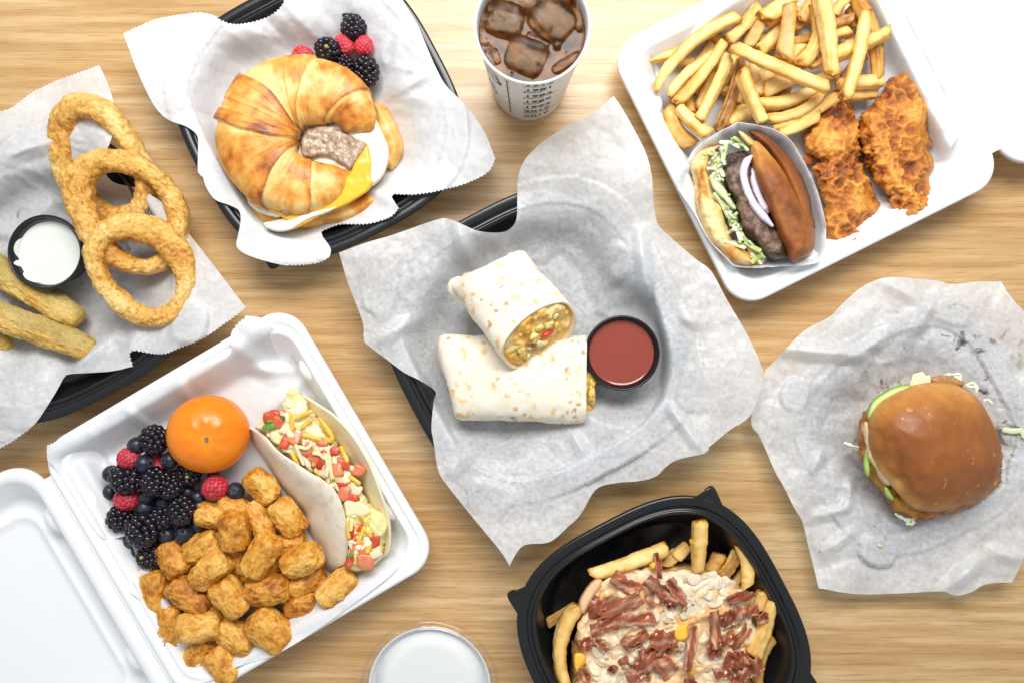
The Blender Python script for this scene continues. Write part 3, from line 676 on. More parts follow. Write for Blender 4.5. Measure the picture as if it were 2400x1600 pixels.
def ring_mesh(cx, cy, rx, ry, ang, tube, hgt, zc, tiltx, seed):
    """onion ring: tall crumbed hoop, leaning on its neighbour"""
    n, m = 190, 56; V = []; q = []
    for i in range(n):
        a = 2*np.pi*i/n
        e = 1+0.05*math.sin(2*a+seed)+0.03*math.sin(3*a+seed*2)
        ct = np.array([rx*math.cos(a)*e, ry*math.sin(a)*e, 0]); ot = np.array([math.cos(a)/rx, math.sin(a)/ry, 0]); ot /= np.linalg.norm(ot)
        tb = tube*(1+0.22*math.sin(a*1+seed*1.3)+0.12*math.sin(2*a+seed*.7)+.06*math.sin(5*a+seed))
        for j in range(m):
            b = 2*np.pi*j/m; p = 2.6
            cb, sb = math.cos(b), math.sin(b); k = (abs(cb)**p+abs(sb)**p)**(-1/p)
            V.append(ct+ot*tb*cb*k+np.array([0, 0, hgt*sb*k])); q.append((a, b))
    V = np.array(V); F = grid_faces(n, m, True, True)
    n1 = fbm(V*110+seed, seed, 3); n2 = fbm(V*420+seed*2, seed+5, 3, 0.6, True)
    N = vnormals(V, F); n3 = fbm(V*620+seed, seed+6, 2, 0.6)
    V = V+N*(n1*0.0018+n2*0.0011+n3*0.0006)[:, None]
    big = fbm(V*45+seed*4, seed+8, 3)*0.5+0.5
    inner = -np.cos(np.array(q)[:, 1]); low = -np.sin(np.array(q)[:, 1])
    crumb = smooth(0.1, 0.6, fbm(V*330+seed, seed+13, 3))
    k = np.clip(0.46+0.12*inner+(0.5-big)*0.85+0.42*crumb-n2*0.24-n3*0.2, 0, 1)
    c = ramp(k, [(0, (0.90, 0.66, 0.27)), (0.35, (0.79, 0.455, 0.105)), (0.65, (0.62, 0.28, 0.042)), (1, (0.38, 0.13, 0.016))])
    R = rotz(-math.radians(ang))@rotm('X', math.radians(tiltx[0]))@rotm('Y', math.radians(tiltx[1]))
    V = V@R.T+np.array(W(cx, cy, zc))
    return V, F, c
def stick_mesh(x0, y0, x1, y1, w, z0, z1, seed):
    """battered courgette stick, green peel showing through on one flank"""
    V, F = ico(6); a, b = np.array(W(x0, y0, z0)), np.array(W(x1, y1, z1)); d = b-a; L = np.linalg.norm(d); d /= L
    x, y, zz = V.T; r2 = np.sqrt(y*y+zz*zz)+1e-9; p = 5.0
    k = (np.abs(x)**p+r2**p)**(-1/p); U = V*k[:, None]
    P = U*np.array([L/2, w*S/2, w*S/2*0.85])
    n1 = fbm(P*np.array([70, 120, 120])+seed, seed, 3); n2 = fbm(P*400+seed, seed+2, 3, 0.6, True)
    P = P+(V*np.array([0.3, 1, 1]))*(n1*0.0022+n2*0.0012)[:, None]
    peel = smooth(0.10, 0.75, -U[:, 1]*0.8+0.45*fbm(P*np.array([50, 160, 160])+seed, seed+4, 3)+0.25)*smooth(-0.5, 0.2, U[:, 2])
    big = fbm(P*60+seed, seed+7, 3)*0.5+0.5; cr = smooth(0.2, 0.6, fbm(P*330, seed+3, 3))
    c = ramp(np.clip(0.2+(0.5-big)*0.9+0.3*cr, 0, 1), [(0, (0.80, 0.56, 0.19)), (0.4, (0.70, 0.42, 0.09)), (0.75, (0.55, 0.26, 0.04)), (1, (0.36, 0.14, 0.02))])
    c = lerp(c, np.array([0.33, 0.28, 0.09]), peel*0.6); c = lerp(c, np.array([0.13, 0.14, 0.05]), smooth(0.75, 1, peel)*cr*0.5)
    sd = np.cross(d, (0, 0, 1.)); sd /= np.linalg.norm(sd); up = np.cross(sd, d); R = np.stack([d, sd, up], 1)
    return P@R.T+(a+b)/2, F, c
def shred(pts, wd, th, col, seed=0, zig=0.0):
    """a thin strip along 3D points: grated cheese, cabbage, onion slivers"""
    P = np.array(pts, float); n = 14
    t = np.linspace(0, len(P)-1, n); Q = np.stack([np.interp(t, np.arange(len(P)), P[:, k]) for k in range(3)], 1)
    Q = np.stack([np.convolve(np.pad(Q[:, k], 1, mode='edge'), (.25, .5, .25), 'valid') for k in range(3)], 1)
    T = np.gradient(Q, axis=0); T /= np.linalg.norm(T, axis=1)[:, None]+1e-12
    sd = np.cross(T, (0, 0, 1.)); sd /= np.linalg.norm(sd, axis=1)[:, None]+1e-12; up = np.cross(sd, T)
    m = 8; th_ = np.linspace(0, 2*np.pi, m, endpoint=False)+np.pi/8
    R = []
    for i in range(n):
        e = 0.55 if i in (0, n-1) else 1
        R.append(Q[i]+(np.cos(th_)*wd*e)[:, None]*sd[i]+(np.sin(th_)*th*e)[:, None]*up[i])
    V, F = loft(R); c = np.tile(np.array(col), (len(V), 1))*(1+0.12*fbm(V*260+seed, seed, 2))[:, None]
    return V, F, c
def chunk(cx, cy, sx, sy, sz, ang, z, col, seed=0, rnd=6.0, tilt=(0, 0), jag=0.10):
    """a diced piece with cut faces"""
    V, F = ico(3); rs = np.random.RandomState(seed)
    k = (np.abs(V)**rnd).sum(1)**(-1/rnd); V = V*k[:, None]
    V = V*(1+jag*fbm(V*1.3+seed*3, seed, 2))[:, None]
    V[:, 0] += V[:, 1]*rs.uniform(-.3, .3)
    V = V*np.array([sx, sy, sz])*S*0.5
    R = rotz(-math.radians(ang))@rotm('X', math.radians(tilt[0]))@rotm('Y', math.radians(tilt[1]))
    V = V@R.T+np.array(W(cx, cy, z))
    c = np.tile(np.array(col), (len(V), 1))*(1+0.15*fbm(V*220+seed, seed, 2))[:, None]
    return V, F, c
# ================================================================ fries and tenders box (upper right)
def fx(p): return (1430+p[0]*.4464, p[1]*.4464)
FRIES = [ # x0,y0,x1,y1 (crop px), width, layer, bend, tone, skin, label
 (232,478,682,88,60,4.2,-.9,.12,0,'long pale curved fry nearest the upper left corner of the box'),
 (305,505,575,265,54,3,-.3,.15,0,'pale fry lying along the underside of the long curved one'),
 (345,545,602,215,58,4,.2,.38,0,'golden fry third from the left in the fanned row'),
 (462,645,628,288,58,4.4,.1,.18,.0,'straight pale fry above the wrapped burger with a brown skinned end'),
 (560,690,692,318,58,3.2,.2,.6,1.0,'brown skinned fry in the middle of the left half'),
 (352,560,520,712,62,4,.1,.2,0,'short fry slanting down to the wrapper left end'),
 (312,545,442,765,72,2,.5,.42,.2,'thick golden fry with dark tip at the left wall of the box'),
 (636,238,1152,466,64,7.4,.1,.2,0,'long fry with brown tips crossing over the middle of the pile'),
 (684,368,805,645,58,6.6,.1,.18,0,'straight pale fry pointing down to the burger wrapper fold'),
 (115,312,380,268,60,1.2,.2,.3,0,'yellow fry poking out at the far left end'),
 (480,180,632,30,62,2,-.1,.35,0,'yellow fry sticking up at the upper left edge of the pile'),
 (615,215,785,30,72,3,.1,.18,0,'broad pale fry behind the long curved one'),
 (722,250,790,105,74,2.4,0,.25,.35,'stubby fry with dark scorched tip near the top'),
 (795,108,960,-20,86,3.6,.1,.2,0,'broad pale wedge fry at the top edge of the photo'),
 (775,275,905,125,72,2,.1,.2,0,'pale fry under the stubby scorched one'),
 (912,315,945,25,76,5,0,.25,.55,'upright fry with brown skin strips and a charred end'),
 (985,345,1068,45,74,4.6,.7,.3,0,'curved golden fry right of the charred upright one'),
 (1165,400,1102,-30,74,6.8,.1,.06,0,'palest straight fry running off the top edge'),
 (1228,530,1345,55,64,7,.2,.3,.0,'long slender fry leaning right with brown tip'),
 (1285,-20,1405,425,64,3,-.5,.75,.35,'dark orange fry at the right end of the pile'),
 (1150,300,1475,165,74,5.2,.1,.16,0,'pale thick fry reaching furthest right'),
 (1150,128,1285,92,54,2,0,.85,.7,'short dark brown fry in the upper right gap'),
 (1040,215,1262,165,54,1.2,0,.5,0,'orange fry just under the short dark brown one'),
 (1040,352,1190,268,62,3.2,.1,.15,0,'pale fry end between the upright palest fry and the long crossing one'),
 (1185,442,1428,428,64,3.6,0,.18,0,'level pale fry above the grey spotted one'),
 (1180,505,1402,492,60,2,0,.22,0,'level fry with a grey spotted end by the big tender'),
 (800,480,985,395,72,3.4,0,.18,0,'blunt pale fry under the long crossing one'),
 (770,550,1120,435,60,3.4,.5,.2,0,'first of the parallel fries in the middle, uppermost'),
 (808,625,1120,490,62,4,.5,.15,0,'second parallel fry counting down towards the burger'),
 (850,662,1200,500,54,3.2,.4,.25,0,'third parallel fry, thin, ending at the small tender'),
 (885,705,1095,605,62,3.4,.1,.35,0,'lowest parallel fry beside the burger wrapper'),
 (610,650,800,555,58,2.2,0,.25,0,'fry half hidden behind the burger wrapper top'),
 (628,612,712,560,48,1.4,0,.3,0,'short fry stub in the gap over the wrapper'),
 (725,445,775,320,72,2.4,0,.22,0,'short broad fry below the long crossing one left end'),
 (755,490,880,340,76,2.6,0,.2,0,'broad fry with brown end under the crossing one'),
 (660,545,700,410,52,1.2,0,.4,0,'fry stub with a bubbled brown end in the middle'),
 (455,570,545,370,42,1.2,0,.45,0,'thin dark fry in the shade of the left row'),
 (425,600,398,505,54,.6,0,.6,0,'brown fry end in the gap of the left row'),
 (1000,110,1075,-30,62,3,0,.15,0,'pale fry between the curved golden one and the top edge'),
 (1165,85,1240,-15,62,2,0,.2,0,'pale fry at the top edge right of the palest one'),
 (820,250,900,190,60,1,0,.35,0,'low fry behind the charred upright one'),
 (935,325,1005,240,66,2.4,0,.18,0,'rounded fry end beside the charred upright one'),
 (955,222,1115,185,54,.8,0,.7,0,'dark orange fry deep in the pile'),
 (1265,335,1352,292,50,1.2,0,.35,0,'small fry tip near the right hand gap'),
 (606,668,642,490,42,2,0,.6,.6,'narrow curled brown fry beside the skinned one'),
 (520,330,600,200,50,1.6,0,.3,0,'pale fry end peeping between the golden one and the broad one'),
 (560,470,640,380,48,1,0,.45,0,'low fry in the gap left of the skinned one'),
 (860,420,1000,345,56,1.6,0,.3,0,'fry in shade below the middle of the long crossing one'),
 (1060,420,1190,395,56,2,0,.25,0,'fry end under the tip of the long crossing one'),
 (1110,130,1180,250,56,1.6,0,.35,0,'fry in shade right of the palest straight one'),
 (880,90,1010,150,54,1,0,.4,0,'low fry behind the curved golden one'),
 (690,150,760,40,56,1.4,0,.3,0,'fry behind the broad pale one near the top'),
 (1080,560,1180,520,48,1.6,0,.3,0,'fry stub touching the top of the small tender'),
 (400,430,520,330,50,1.4,0,.35,0,'low fry under the left fanned row'),
 (940,560,1060,470,50,1,0,.35,0,'low fry beneath the parallel ones'),
 (1230,220,1330,250,54,1,0,.4,0,'low fry left of the dark orange right end one'),
 (740,600,820,520,50,1,0,.35,0,'low fry above the wrapper fold'),
]
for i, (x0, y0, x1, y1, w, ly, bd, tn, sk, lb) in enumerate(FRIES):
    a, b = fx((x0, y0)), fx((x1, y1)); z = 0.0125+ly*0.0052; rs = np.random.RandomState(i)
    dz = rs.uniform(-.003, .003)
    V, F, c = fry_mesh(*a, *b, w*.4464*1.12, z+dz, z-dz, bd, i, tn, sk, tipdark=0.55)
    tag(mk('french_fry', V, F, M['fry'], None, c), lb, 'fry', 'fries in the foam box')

rs = np.random.RandomState(31); k = 0
for n in range(400):
    x, y = rs.uniform(330, 1400), rs.uniform(10, 640)
    if y > 640-(x-330)*.12 or y < 330-(x-200)*.62 or (x > 1180 and y > 520) or (x < 560 and y > 560) or (x > 1330 and y < 150): continue
    a = math.radians(rs.choice([-50, -60, -35, 20, -75, -25])+rs.uniform(-15, 15)); l = rs.uniform(110, 190)
    V, F, c = fry_mesh(*fx((x-math.cos(a)*l/2, y-math.sin(a)*l/2)), *fx((x+math.cos(a)*l/2, y+math.sin(a)*l/2)), rs.uniform(50, 62)*.4464, .0115+rs.uniform(0, .006), .0115+rs.uniform(0, .006), rs.uniform(-.2, .2), 400+n, rs.uniform(.2, .5), 0)
    tag(mk('french_fry', V, F, M['fry'], None, c), 'fry buried low in the heap under the other fries', 'fry', 'fries buried at the bottom of the foam box'); k += 1
    if k == 34: break
def tender(pts, sub, z0, h, R, seed, lb, burl):
    V, F, t, top = puff(pts, z0, h, R, grid=2.6, prof=0.55, step=3, under=0.15)
    P = V*np.array([1, 1, 1])
    N = vnormals(V, F)
    big = fbm(P*48+seed, seed, 3); rid = fbm(P*120+seed, seed+3, 4, 0.55, True); fine = fbm(P*330+seed, seed+6, 4, 0.6)
    rough = np.clip(0.5+1.1*fbm(P*34+seed*2, seed+9, 2), 0, 1)
    for (bx, by, br, ba) in burl:
        q = np.array(W(bx, by, z0+h*.6)); rough = np.clip(rough+ba*np.exp(-((V[:, :2]-q[:2])**2).sum(1)/(2*(br*S)**2)), 0, 1.3)
    dsp = big*0.0040+rid*0.0040*(0.25+rough)+fine*0.0022*(0.35+rough)
    cut = (1-t)**2
    V = V+N*(dsp+cut*0.0006*fbm(P*260, seed+2, 3))[:, None]
    k = np.clip(0.47-big*0.42-rid*0.46*(0.4+rough)-fine*.25+rough*0.36-0.07+(1-t)*0.12, 0, 1)
    c = ramp(k, [(0, (0.88, 0.44, 0.08)), (0.3, (0.72, 0.29, 0.045)), (0.55, (0.47, 0.150, 0.022)), (0.78, (0.29, 0.075, 0.013)), (1, (0.14, 0.038, 0.010))])
    c = lerp(c, np.array([0.36, 0.20, 0.085]), smooth(0.25, 0.6, fbm(P*150, seed+22, 3))*np.clip(rough, 0, 1)*0.55)
    o = mk('chicken_tender', V, F, M['chicken'], None, c); return tag(o, lb, 'chicken tender', 'fried chicken tenders')
K2 = lambda pts: aff(pts, 1850, 160, 400/1363)
tender(K2([(375,215),(435,265),(480,320),(520,420),(545,560),(560,700),(600,850),(660,960),(655,1030),(680,1110),(640,1190),(570,1260),(560,1350),(530,1430),(465,1465),(430,1400),(380,1390),(330,1360),(290,1270),(275,1170),(290,1080),(240,1000),(195,870),(190,790),(240,770),(250,740),(190,690),(140,600),(140,540),(180,470),(200,400),(260,330),(290,270)]),
  None, 0.012, 0.019, 34, 5, 'slimmer craggy fried chicken tender lying beside the wrapped burger', [(1985,420,26,.6),(1970,540,22,.6),(1950,260,16,.4),(1990,575,16,.5)])
tender(aff([(860,88),(930,110),(990,180),(1060,230),(1080,320),(1065,420),(1080,530),(1100,620),(1060,650),(1095,740),(1108,820),(1060,870),(1090,970),(1095,1090),(1050,1160),(1000,1190),(930,1240),(850,1200),(820,1140),(760,1090),(740,1020),(660,920),(610,820),(580,700),(545,560),(535,440),(560,360),(620,290),(700,190),(760,110)], 1862, 158, 400/1363),
  None, 0.013, 0.021, 42, 9, 'broad orange fried chicken tender at the right side of the box', [(2140,480,24,.7),(2065,310,14,.5),(2130,220,16,.3),(2160,400,14,.3)])
for i, (x, y, l, w, a, cc, lb) in enumerate([(2189,448,16,8,-30,(0.42,0.14,0.02),'tiny brown crumb of batter right of the tenders'),(2219,434,13,9,40,(0.62,0.42,0.14),'tiny pale crumb near the box rim'),(1895,374,24,22,20,(0.40,0.10,0.014),'brown batter flake between the wrapper and the slimmer tender')]):
    V, F, c = chunk(x, y, l, w, 7, a, 0.009 if i < 2 else 0.016, cc, i, 2.5, jag=0.5)
    tag(mk('crumb', V, F, M['chicken'], None, c), lb, 'crumb', 'crumbs in the fries box')
# ================================================================ box of tots, berries, mandarin and taco (lower left)
TOTS = [ # crop cx,cy,l,w,angle,layer,tone,label
 (945,175,255,185,52,1.2,.25,'tot nearest the mandarin, touching the taco'),
 (1130,395,280,190,58,1.5,.3,'smooth tot under the taco flap, second from the mandarin'),
 (935,415,260,175,58,1.2,.4,'tot wedged left of the one under the taco flap'),
 (590,385,200,170,10,2.0,.45,'ragged tot with a peeled skin next to the lone raspberry'),
 (745,330,200,140,15,1.6,.5,'tot behind the dark upright one by the berries'),
 (755,495,250,205,86,3.0,.55,'dark upright tot on top beside the berries'),
 (540,605,270,195,-28,1.7,.3,'pale tot left of the dark upright one'),
 (592,765,300,200,-36,2.6,.25,'big slanted tot on top left of centre'),
 (945,665,300,205,-60,3.3,.35,'topmost slanted tot in the centre of the pile'),
 (1232,695,270,205,-28,2.6,.4,'crusty tot in front of the taco flap'),
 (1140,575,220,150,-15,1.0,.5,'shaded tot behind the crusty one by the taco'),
 (325,690,250,195,55,1.6,.5,'flaky tot touching the lowest blackberry'),
 (198,905,270,190,84,1.2,.3,'leftmost tot with a dark herb fleck'),
 (440,945,310,205,38,1.8,.7,'darkest orange tot on the left side'),
 (728,955,280,215,52,2.6,.45,'rounded tot in the middle of the lower pile'),
 (985,910,285,205,-8,2.6,.4,'level tot with pale bits right of centre'),
 (1265,845,260,180,-25,1.2,.35,'tot half hidden below the crusty one'),
 (1478,900,290,195,-42,2.0,.2,'bright tot furthest right below the taco'),
 (1222,1010,220,175,-5,1.2,.55,'small rounded tot on the box floor at right'),
 (302,1165,300,175,88,1.4,.3,'upright tot at the lower left of the pile'),
 (508,1170,295,205,-4,2.4,.2,'pale level tot beside the upright lower left one'),
 (772,1235,285,205,32,1.7,.2,'pale tot with a green fleck in the bottom row'),
 (1000,1185,310,245,44,2.4,.4,'largest knobbly tot at the lower right'),
 (485,1345,220,175,-62,1.0,.3,'tot with a bare white end in the bottom row'),
 (680,1432,250,210,52,1.8,.3,'lowest tot at the bottom of the pile'),
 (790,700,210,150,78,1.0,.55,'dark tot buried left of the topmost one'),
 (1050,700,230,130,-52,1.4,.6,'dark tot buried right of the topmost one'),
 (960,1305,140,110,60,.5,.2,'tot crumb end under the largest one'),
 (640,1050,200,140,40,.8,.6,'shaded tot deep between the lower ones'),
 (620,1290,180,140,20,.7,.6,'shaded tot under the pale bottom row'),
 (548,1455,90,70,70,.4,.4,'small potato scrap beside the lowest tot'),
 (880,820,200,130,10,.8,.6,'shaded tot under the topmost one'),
]
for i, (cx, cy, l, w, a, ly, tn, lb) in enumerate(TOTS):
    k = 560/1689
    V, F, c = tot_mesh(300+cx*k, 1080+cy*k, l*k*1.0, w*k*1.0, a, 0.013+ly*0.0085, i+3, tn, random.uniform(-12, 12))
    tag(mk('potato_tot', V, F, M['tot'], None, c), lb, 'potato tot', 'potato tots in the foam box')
kb = 400/1363
BB = [ # x,y,r,ang,elong,tilt,stem,layer,label
 (480,512,98,60,1.15,.45,0,3,'plump blackberry nearest the mandarin at the top of the berries'),
 (262,822,108,20,1.12,.2,0,3,'large purple tinged blackberry at the left of the berries'),
 (488,848,102,80,1.05,.6,0,3.2,'shiny blackberry in the centre of the heap'),
 (612,890,90,50,1.05,.5,0,2.6,'blackberry half tucked behind the central shiny one'),
 (752,790,88,10,1.0,.8,1,1.8,'dark blackberry under the mandarin showing its stem end'),
 (705,1072,96,85,1.15,.2,0,2.6,'oval blackberry just above the ragged tot'),
 (216,1142,94,30,1.05,.3,0,1.8,'blackberry at the lower left edge of the heap'),
 (545,1132,92,-40,1.1,.4,0,2,'blackberry right of the big low one'),
 (390,1235,112,80,1.12,.35,0,2.8,'biggest low blackberry with purple shoulders'),
 (436,1442,86,200,.95,.75,1,1.6,'lowest blackberry with a yellowish stem scar by the paper edge')]
for i, (x, y, r, a, e, tl, st, ly, lb) in enumerate(BB):
    V, F, c = berry_mesh(220+x*kb, 880+y*kb, r*kb*1.05, 0.015+ly*0.0075, i+1, 'black', a, e, tl, bool(st))
    tag(mk('blackberry', V, F, M['berry'], None, c), lb, 'blackberry', 'blackberries in the foam box')
RB = [(282,662,90,15,3.0,'raspberry at the upper left of the heap'),(266,985,98,10,2.2,'raspberry at the left between two blackberries'),(965,892,100,150,2.2,'lone bright raspberry between the mandarin and the tots'),
 (478,650,74,40,1.8,'raspberry buried below the top blackberry'),(520,730,70,0,2.2,'raspberry peeping out above the central blackberry')]
for i, (x, y, r, a, ly, lb) in enumerate(RB):
    V, F, c = berry_mesh(220+x*kb, 880+y*kb, r*kb*1.02, 0.014+ly*0.0075, 40+i, 'rasp', a, 1.08, .25)
    tag(mk('raspberry', V, F, M['rasp'], None, c), lb, 'raspberry', 'raspberries in the foam box')
UB = [(345,557,74,3,(.2,-.8,.6),'blueberry left of the topmost blackberry'),(405,702,74,3.6,(1,.1,.3),'blueberry on top between the two upper raspberries'),(602,675,68,3,(-.5,.1,.9),'blueberry with pale star crown touching the mandarin'),
 (142,782,70,2,(.3,.6,.6),'leftmost blueberry beside the large purple blackberry'),(136,925,64,1.4,(.8,.2,.2),'lower of the two blueberries at the left edge'),(430,958,70,2.4,None,'blueberry under the central blackberry'),
 (560,1003,68,2,None,'dark blueberry below the half tucked blackberry'),(402,1055,70,2.2,None,'dull blueberry above the biggest low blackberry'),(582,1270,70,2,(-.1,.5,.8),'silvery blueberry left of the pair above the tots'),
 (720,1265,75,2,(.1,.6,.8),'silvery blueberry right of the pair above the tots'),(1130,922,74,1.6,(.1,.25,.9),'lone blueberry right of the bright raspberry'),(832,962,60,1.6,None,'blueberry left of the lone raspberry'),
 (845,1042,60,1.6,(.6,.6,.5),'blueberry between the oval blackberry and the ragged tot'),(845,1195,72,1.4,None,'blueberry half hidden under the ragged tot'),(302,1310,70,1,None,'blueberry tucked at the cut edge of the paper'),
 (492,1342,50,1,(.2,.2,.8),'small blueberry above the lowest blackberry'),(604,520,60,1.6,None,'blueberry squeezed between blackberry and mandarin'),(645,800,62,1.8,None,'blueberry in the dark right of the central blackberry'),
 (745,925,62,1.4,None,'blueberry under the stem end blackberry'),(955,792,52,1,None,'blueberry peeping out behind the lone raspberry'),(1040,978,54,.8,None,'blueberry in shadow under the lone raspberry'),(660,930,60,1,None,'blueberry deep in the heap at its right'),
 (345,1400,55,.8,None,'blueberry hidden beside the lowest blackberry'),(480,1060,60,1,None,'blueberry deep in the heap below its centre')]
for i, (x, y, r, ly, d, lb) in enumerate(UB):
    V, F, c = blueberry_mesh(220+x*kb, 880+y*kb, r*kb*1.02, 0.013+ly*0.0075, i+60, d)
    tag(mk('blueberry', V, F, M['blue'], None, c), lb, 'blueberry', 'blueberries in the foam box')
# mandarin
def mandarin():
    e = empty('mandarin', 'whole bright orange mandarin with a small stem scar', 'mandarin')
    V, F = ico(6); th = np.arccos(np.clip(V[:, 2], -1, 1)); ph = np.arctan2(V[:, 1], V[:, 0])
    r = 1-0.07*np.exp(-(th/0.26)**2)+0.016*np.exp(-((th-0.42)/0.25)**2)*np.cos(8*ph)*0.8+0.012*fbm(V*1.7, 4, 3)-0.012*np.exp(-(th/0.5)**2)*np.abs(np.cos(4*ph))
    p = V*r[:, None]*0.0335*np.array([1, .985, 0.84])
    n = fbm(V*2, 8, 3)*0.5+0.5
    c = lerp(np.array([0.90, 0.205, 0.004]), np.array([0.93, 0.285, 0.008]), n)
    c = lerp(c, np.array([0.85, 0.42, 0.05]), np.exp(-(th/0.13)**2)*0.5)
    R = rotm('X', math.radians(3))@rotm('Y', math.radians(17))
    ctr = np.array(W(489, 1016, 0.034))
    mk('peel', p@R.T+ctr, F, M['orange'], e, c)
    s, Fs = ico(2); s = s*np.array([0.0017, 0.0017, 0.0012])+np.array([0, 0, 0.0335*0.84*0.925]); s = s*(1+0.25*fbm(s*2000, 3, 2))[:, None]
    mk('stem_scar', s@R.T+ctr, Fs, M['veg'], e, np.tile((0.24, 0.25, 0.19), (len(s), 1)))
mandarin()
# ================================================================ onion rings, courgette sticks, ranch dip (left)
for (cx, cy, rx, ry, ang, tb, hg, zc, tl, sd, lb) in [
    (243, 386, .0475, .0335, 62, .0088, .0105, .034, (14, 10), 3, 'uppermost onion ring, leaning on the paper and tray rim'),
    (306, 500, .0440, .0360, 58, .0086, .0105, .043, (-9, 14), 8, 'middle onion ring overlapping the other two'),
    (334, 637, .0385, .0330, 56, .0088, .0100, .044, (-6, 13), 14, 'lowest onion ring resting in front of the middle one')]:
    V, F, c = ring_mesh(cx, cy, rx, ry, ang, tb, hg, zc, tl, sd)
    tag(mk('onion_ring', V, F, M['fried'], None, c), lb, 'onion ring', 'fried onion rings')
for (x0, y0, x1, y1, w, z0, z1, sd, lb) in [
    (-60, 600, 188, 752, 64, .026, .022, 5, 'upper battered courgette stick pointing past the ranch cup'),
    (-70, 715, 222, 822, 60, .036, .026, 11, 'lower battered courgette stick with pale crumb and green flank'),
    (-60, 840, 22, 792, 46, .014, .016, 17, 'courgette stick tip peeking out at the left edge')]:
    V, F, c = stick_mesh(x0, y0, x1, y1, w, z0, z1, sd)
    tag(mk('courgette_stick', V, F, M['fried'], None, c), lb, 'courgette stick', 'battered courgette sticks')
for i, (x, y, l, w) in enumerate([(183, 418, 10, 9), (300, 600, 8, 7)]):
    V, F, c = chunk(x, y, l, w, 6, 30*i, HB(x, y)+0.0012, (0.55, 0.25, 0.04), i+3, 2.5, jag=.4)
    tag(mk('crumb', V, F, M['fried'], None, c), ['golden crumb on the paper inside the uppermost onion ring', 'golden crumb on the paper seen through the lowest onion ring'][i], 'crumb', 'onion ring crumbs')

def lathe(prof, m=96):
    th = np.linspace(0, 2*np.pi, m, endpoint=False)
    return loft([np.stack([r*np.cos(th), r*np.sin(th), np.full(m, z)], 1) for r, z in prof])
def sauce_cup(px, py, rpx, zb, label, sauce_label, col, rough, fillz, sheen=0.0):
    h = 0.029; k = S*(1-(zb+h)/H); R = rpx*k
    e = empty('sauce_cup', label, 'sauce cup', 'black plastic sauce cups'); c = W(px, py, zb+h); e.location = (c.x, c.y, zb)
    pr = [(R*.70, 0), (R*.73, .0006), (R*.90, h-.0045), (R*.985, h-.0042), (R, h-.003), (R, h-.0010), (R*.985, h-.0002), (R*.965, h), (R*.945, h-.0003), (R*.93, h-.0016), (R*.915, h-.0026), (R*.89, h-.0030), (R*.875, h-.006), (R*.72, .0026), (R*.68, .0018), (R*.2, .0016)]
    V, F = lathe(pr); mk('cup_body', V, F, M['black'], e)
    rr = R*(.72+.155*(fillz-.0026)/(h-.0086))*1.004
    rings = []; th = np.linspace(0, 2*np.pi, 96, endpoint=False)
    for q in (1.0, .985, .96, .9, .75, .5, .25, .03):
        men = .0009*max(0, (q-.9)/.1)**2
        rings.append(np.stack([rr*q*np.cos(th), rr*q*np.sin(th), fillz+men+(.00035*np.sin(th*2+1)*q*(1-q))], 1))
    V, F = loft(rings[::-1], cap0=True, cap1=False)
    cc = np.tile(col, (len(V), 1))
    o = mk('sauce', V, F, M[sauce_label], e, cc)
    return e, R, rr, h
t = NT('ranch_sauce'); v = t.coord('Object'); sp = t.ramp(t.noise(v, 900, 2, .5), [(.70, (0,)*3), (.74, (1,)*3)])
M['ranch'] = t.done(t.pbsdf(t.mix(t.math('MULTIPLY', sp, .45), (0.80, 0.83, 0.76), (0.25, 0.32, 0.18)), .22, .5, .3, (.005, .005, .004), t.bump(t.noise(v, 130, 3), .15, .0008)))
M['hot'] = plain('hot_sauce', (0.31, 0.060, 0.038), .10, .6, .35, (.004, .0008, .0004), bscale=40, bstr=.05, bdist=.001)
e, R, rr, h = sauce_cup(104, 591, 88, .012, 'small black cup of white ranch dip by the onion rings', 'ranch', (.8, .83, .76), .2, .020)
# smears of dip dried on the cup's inner wall
for a0, a1, z0, z1 in ((150, 190, .019, .026), (192, 206, .019, .0272), (214, 250, .019, .0262)):
    P = []; n = 14
    for i in range(n):
        a = math.radians(a0+(a1-a0)*i/(n-1)); w = max(0, math.sin(math.pi*i/(n-1)))**.6
        for j in range(6):
            f = j/5; z = z0+(z1-z0)*w*f; r = R*(.72+.155*(z-.0026)/(h-.0086))-.0006*max(0, math.sin(math.pi*f))**.5*w-.00015
            P.append((r*math.cos(a), r*math.sin(a), z))
    mk('sauce_smear', P, grid_faces(n, 6), M['ranch'], e)

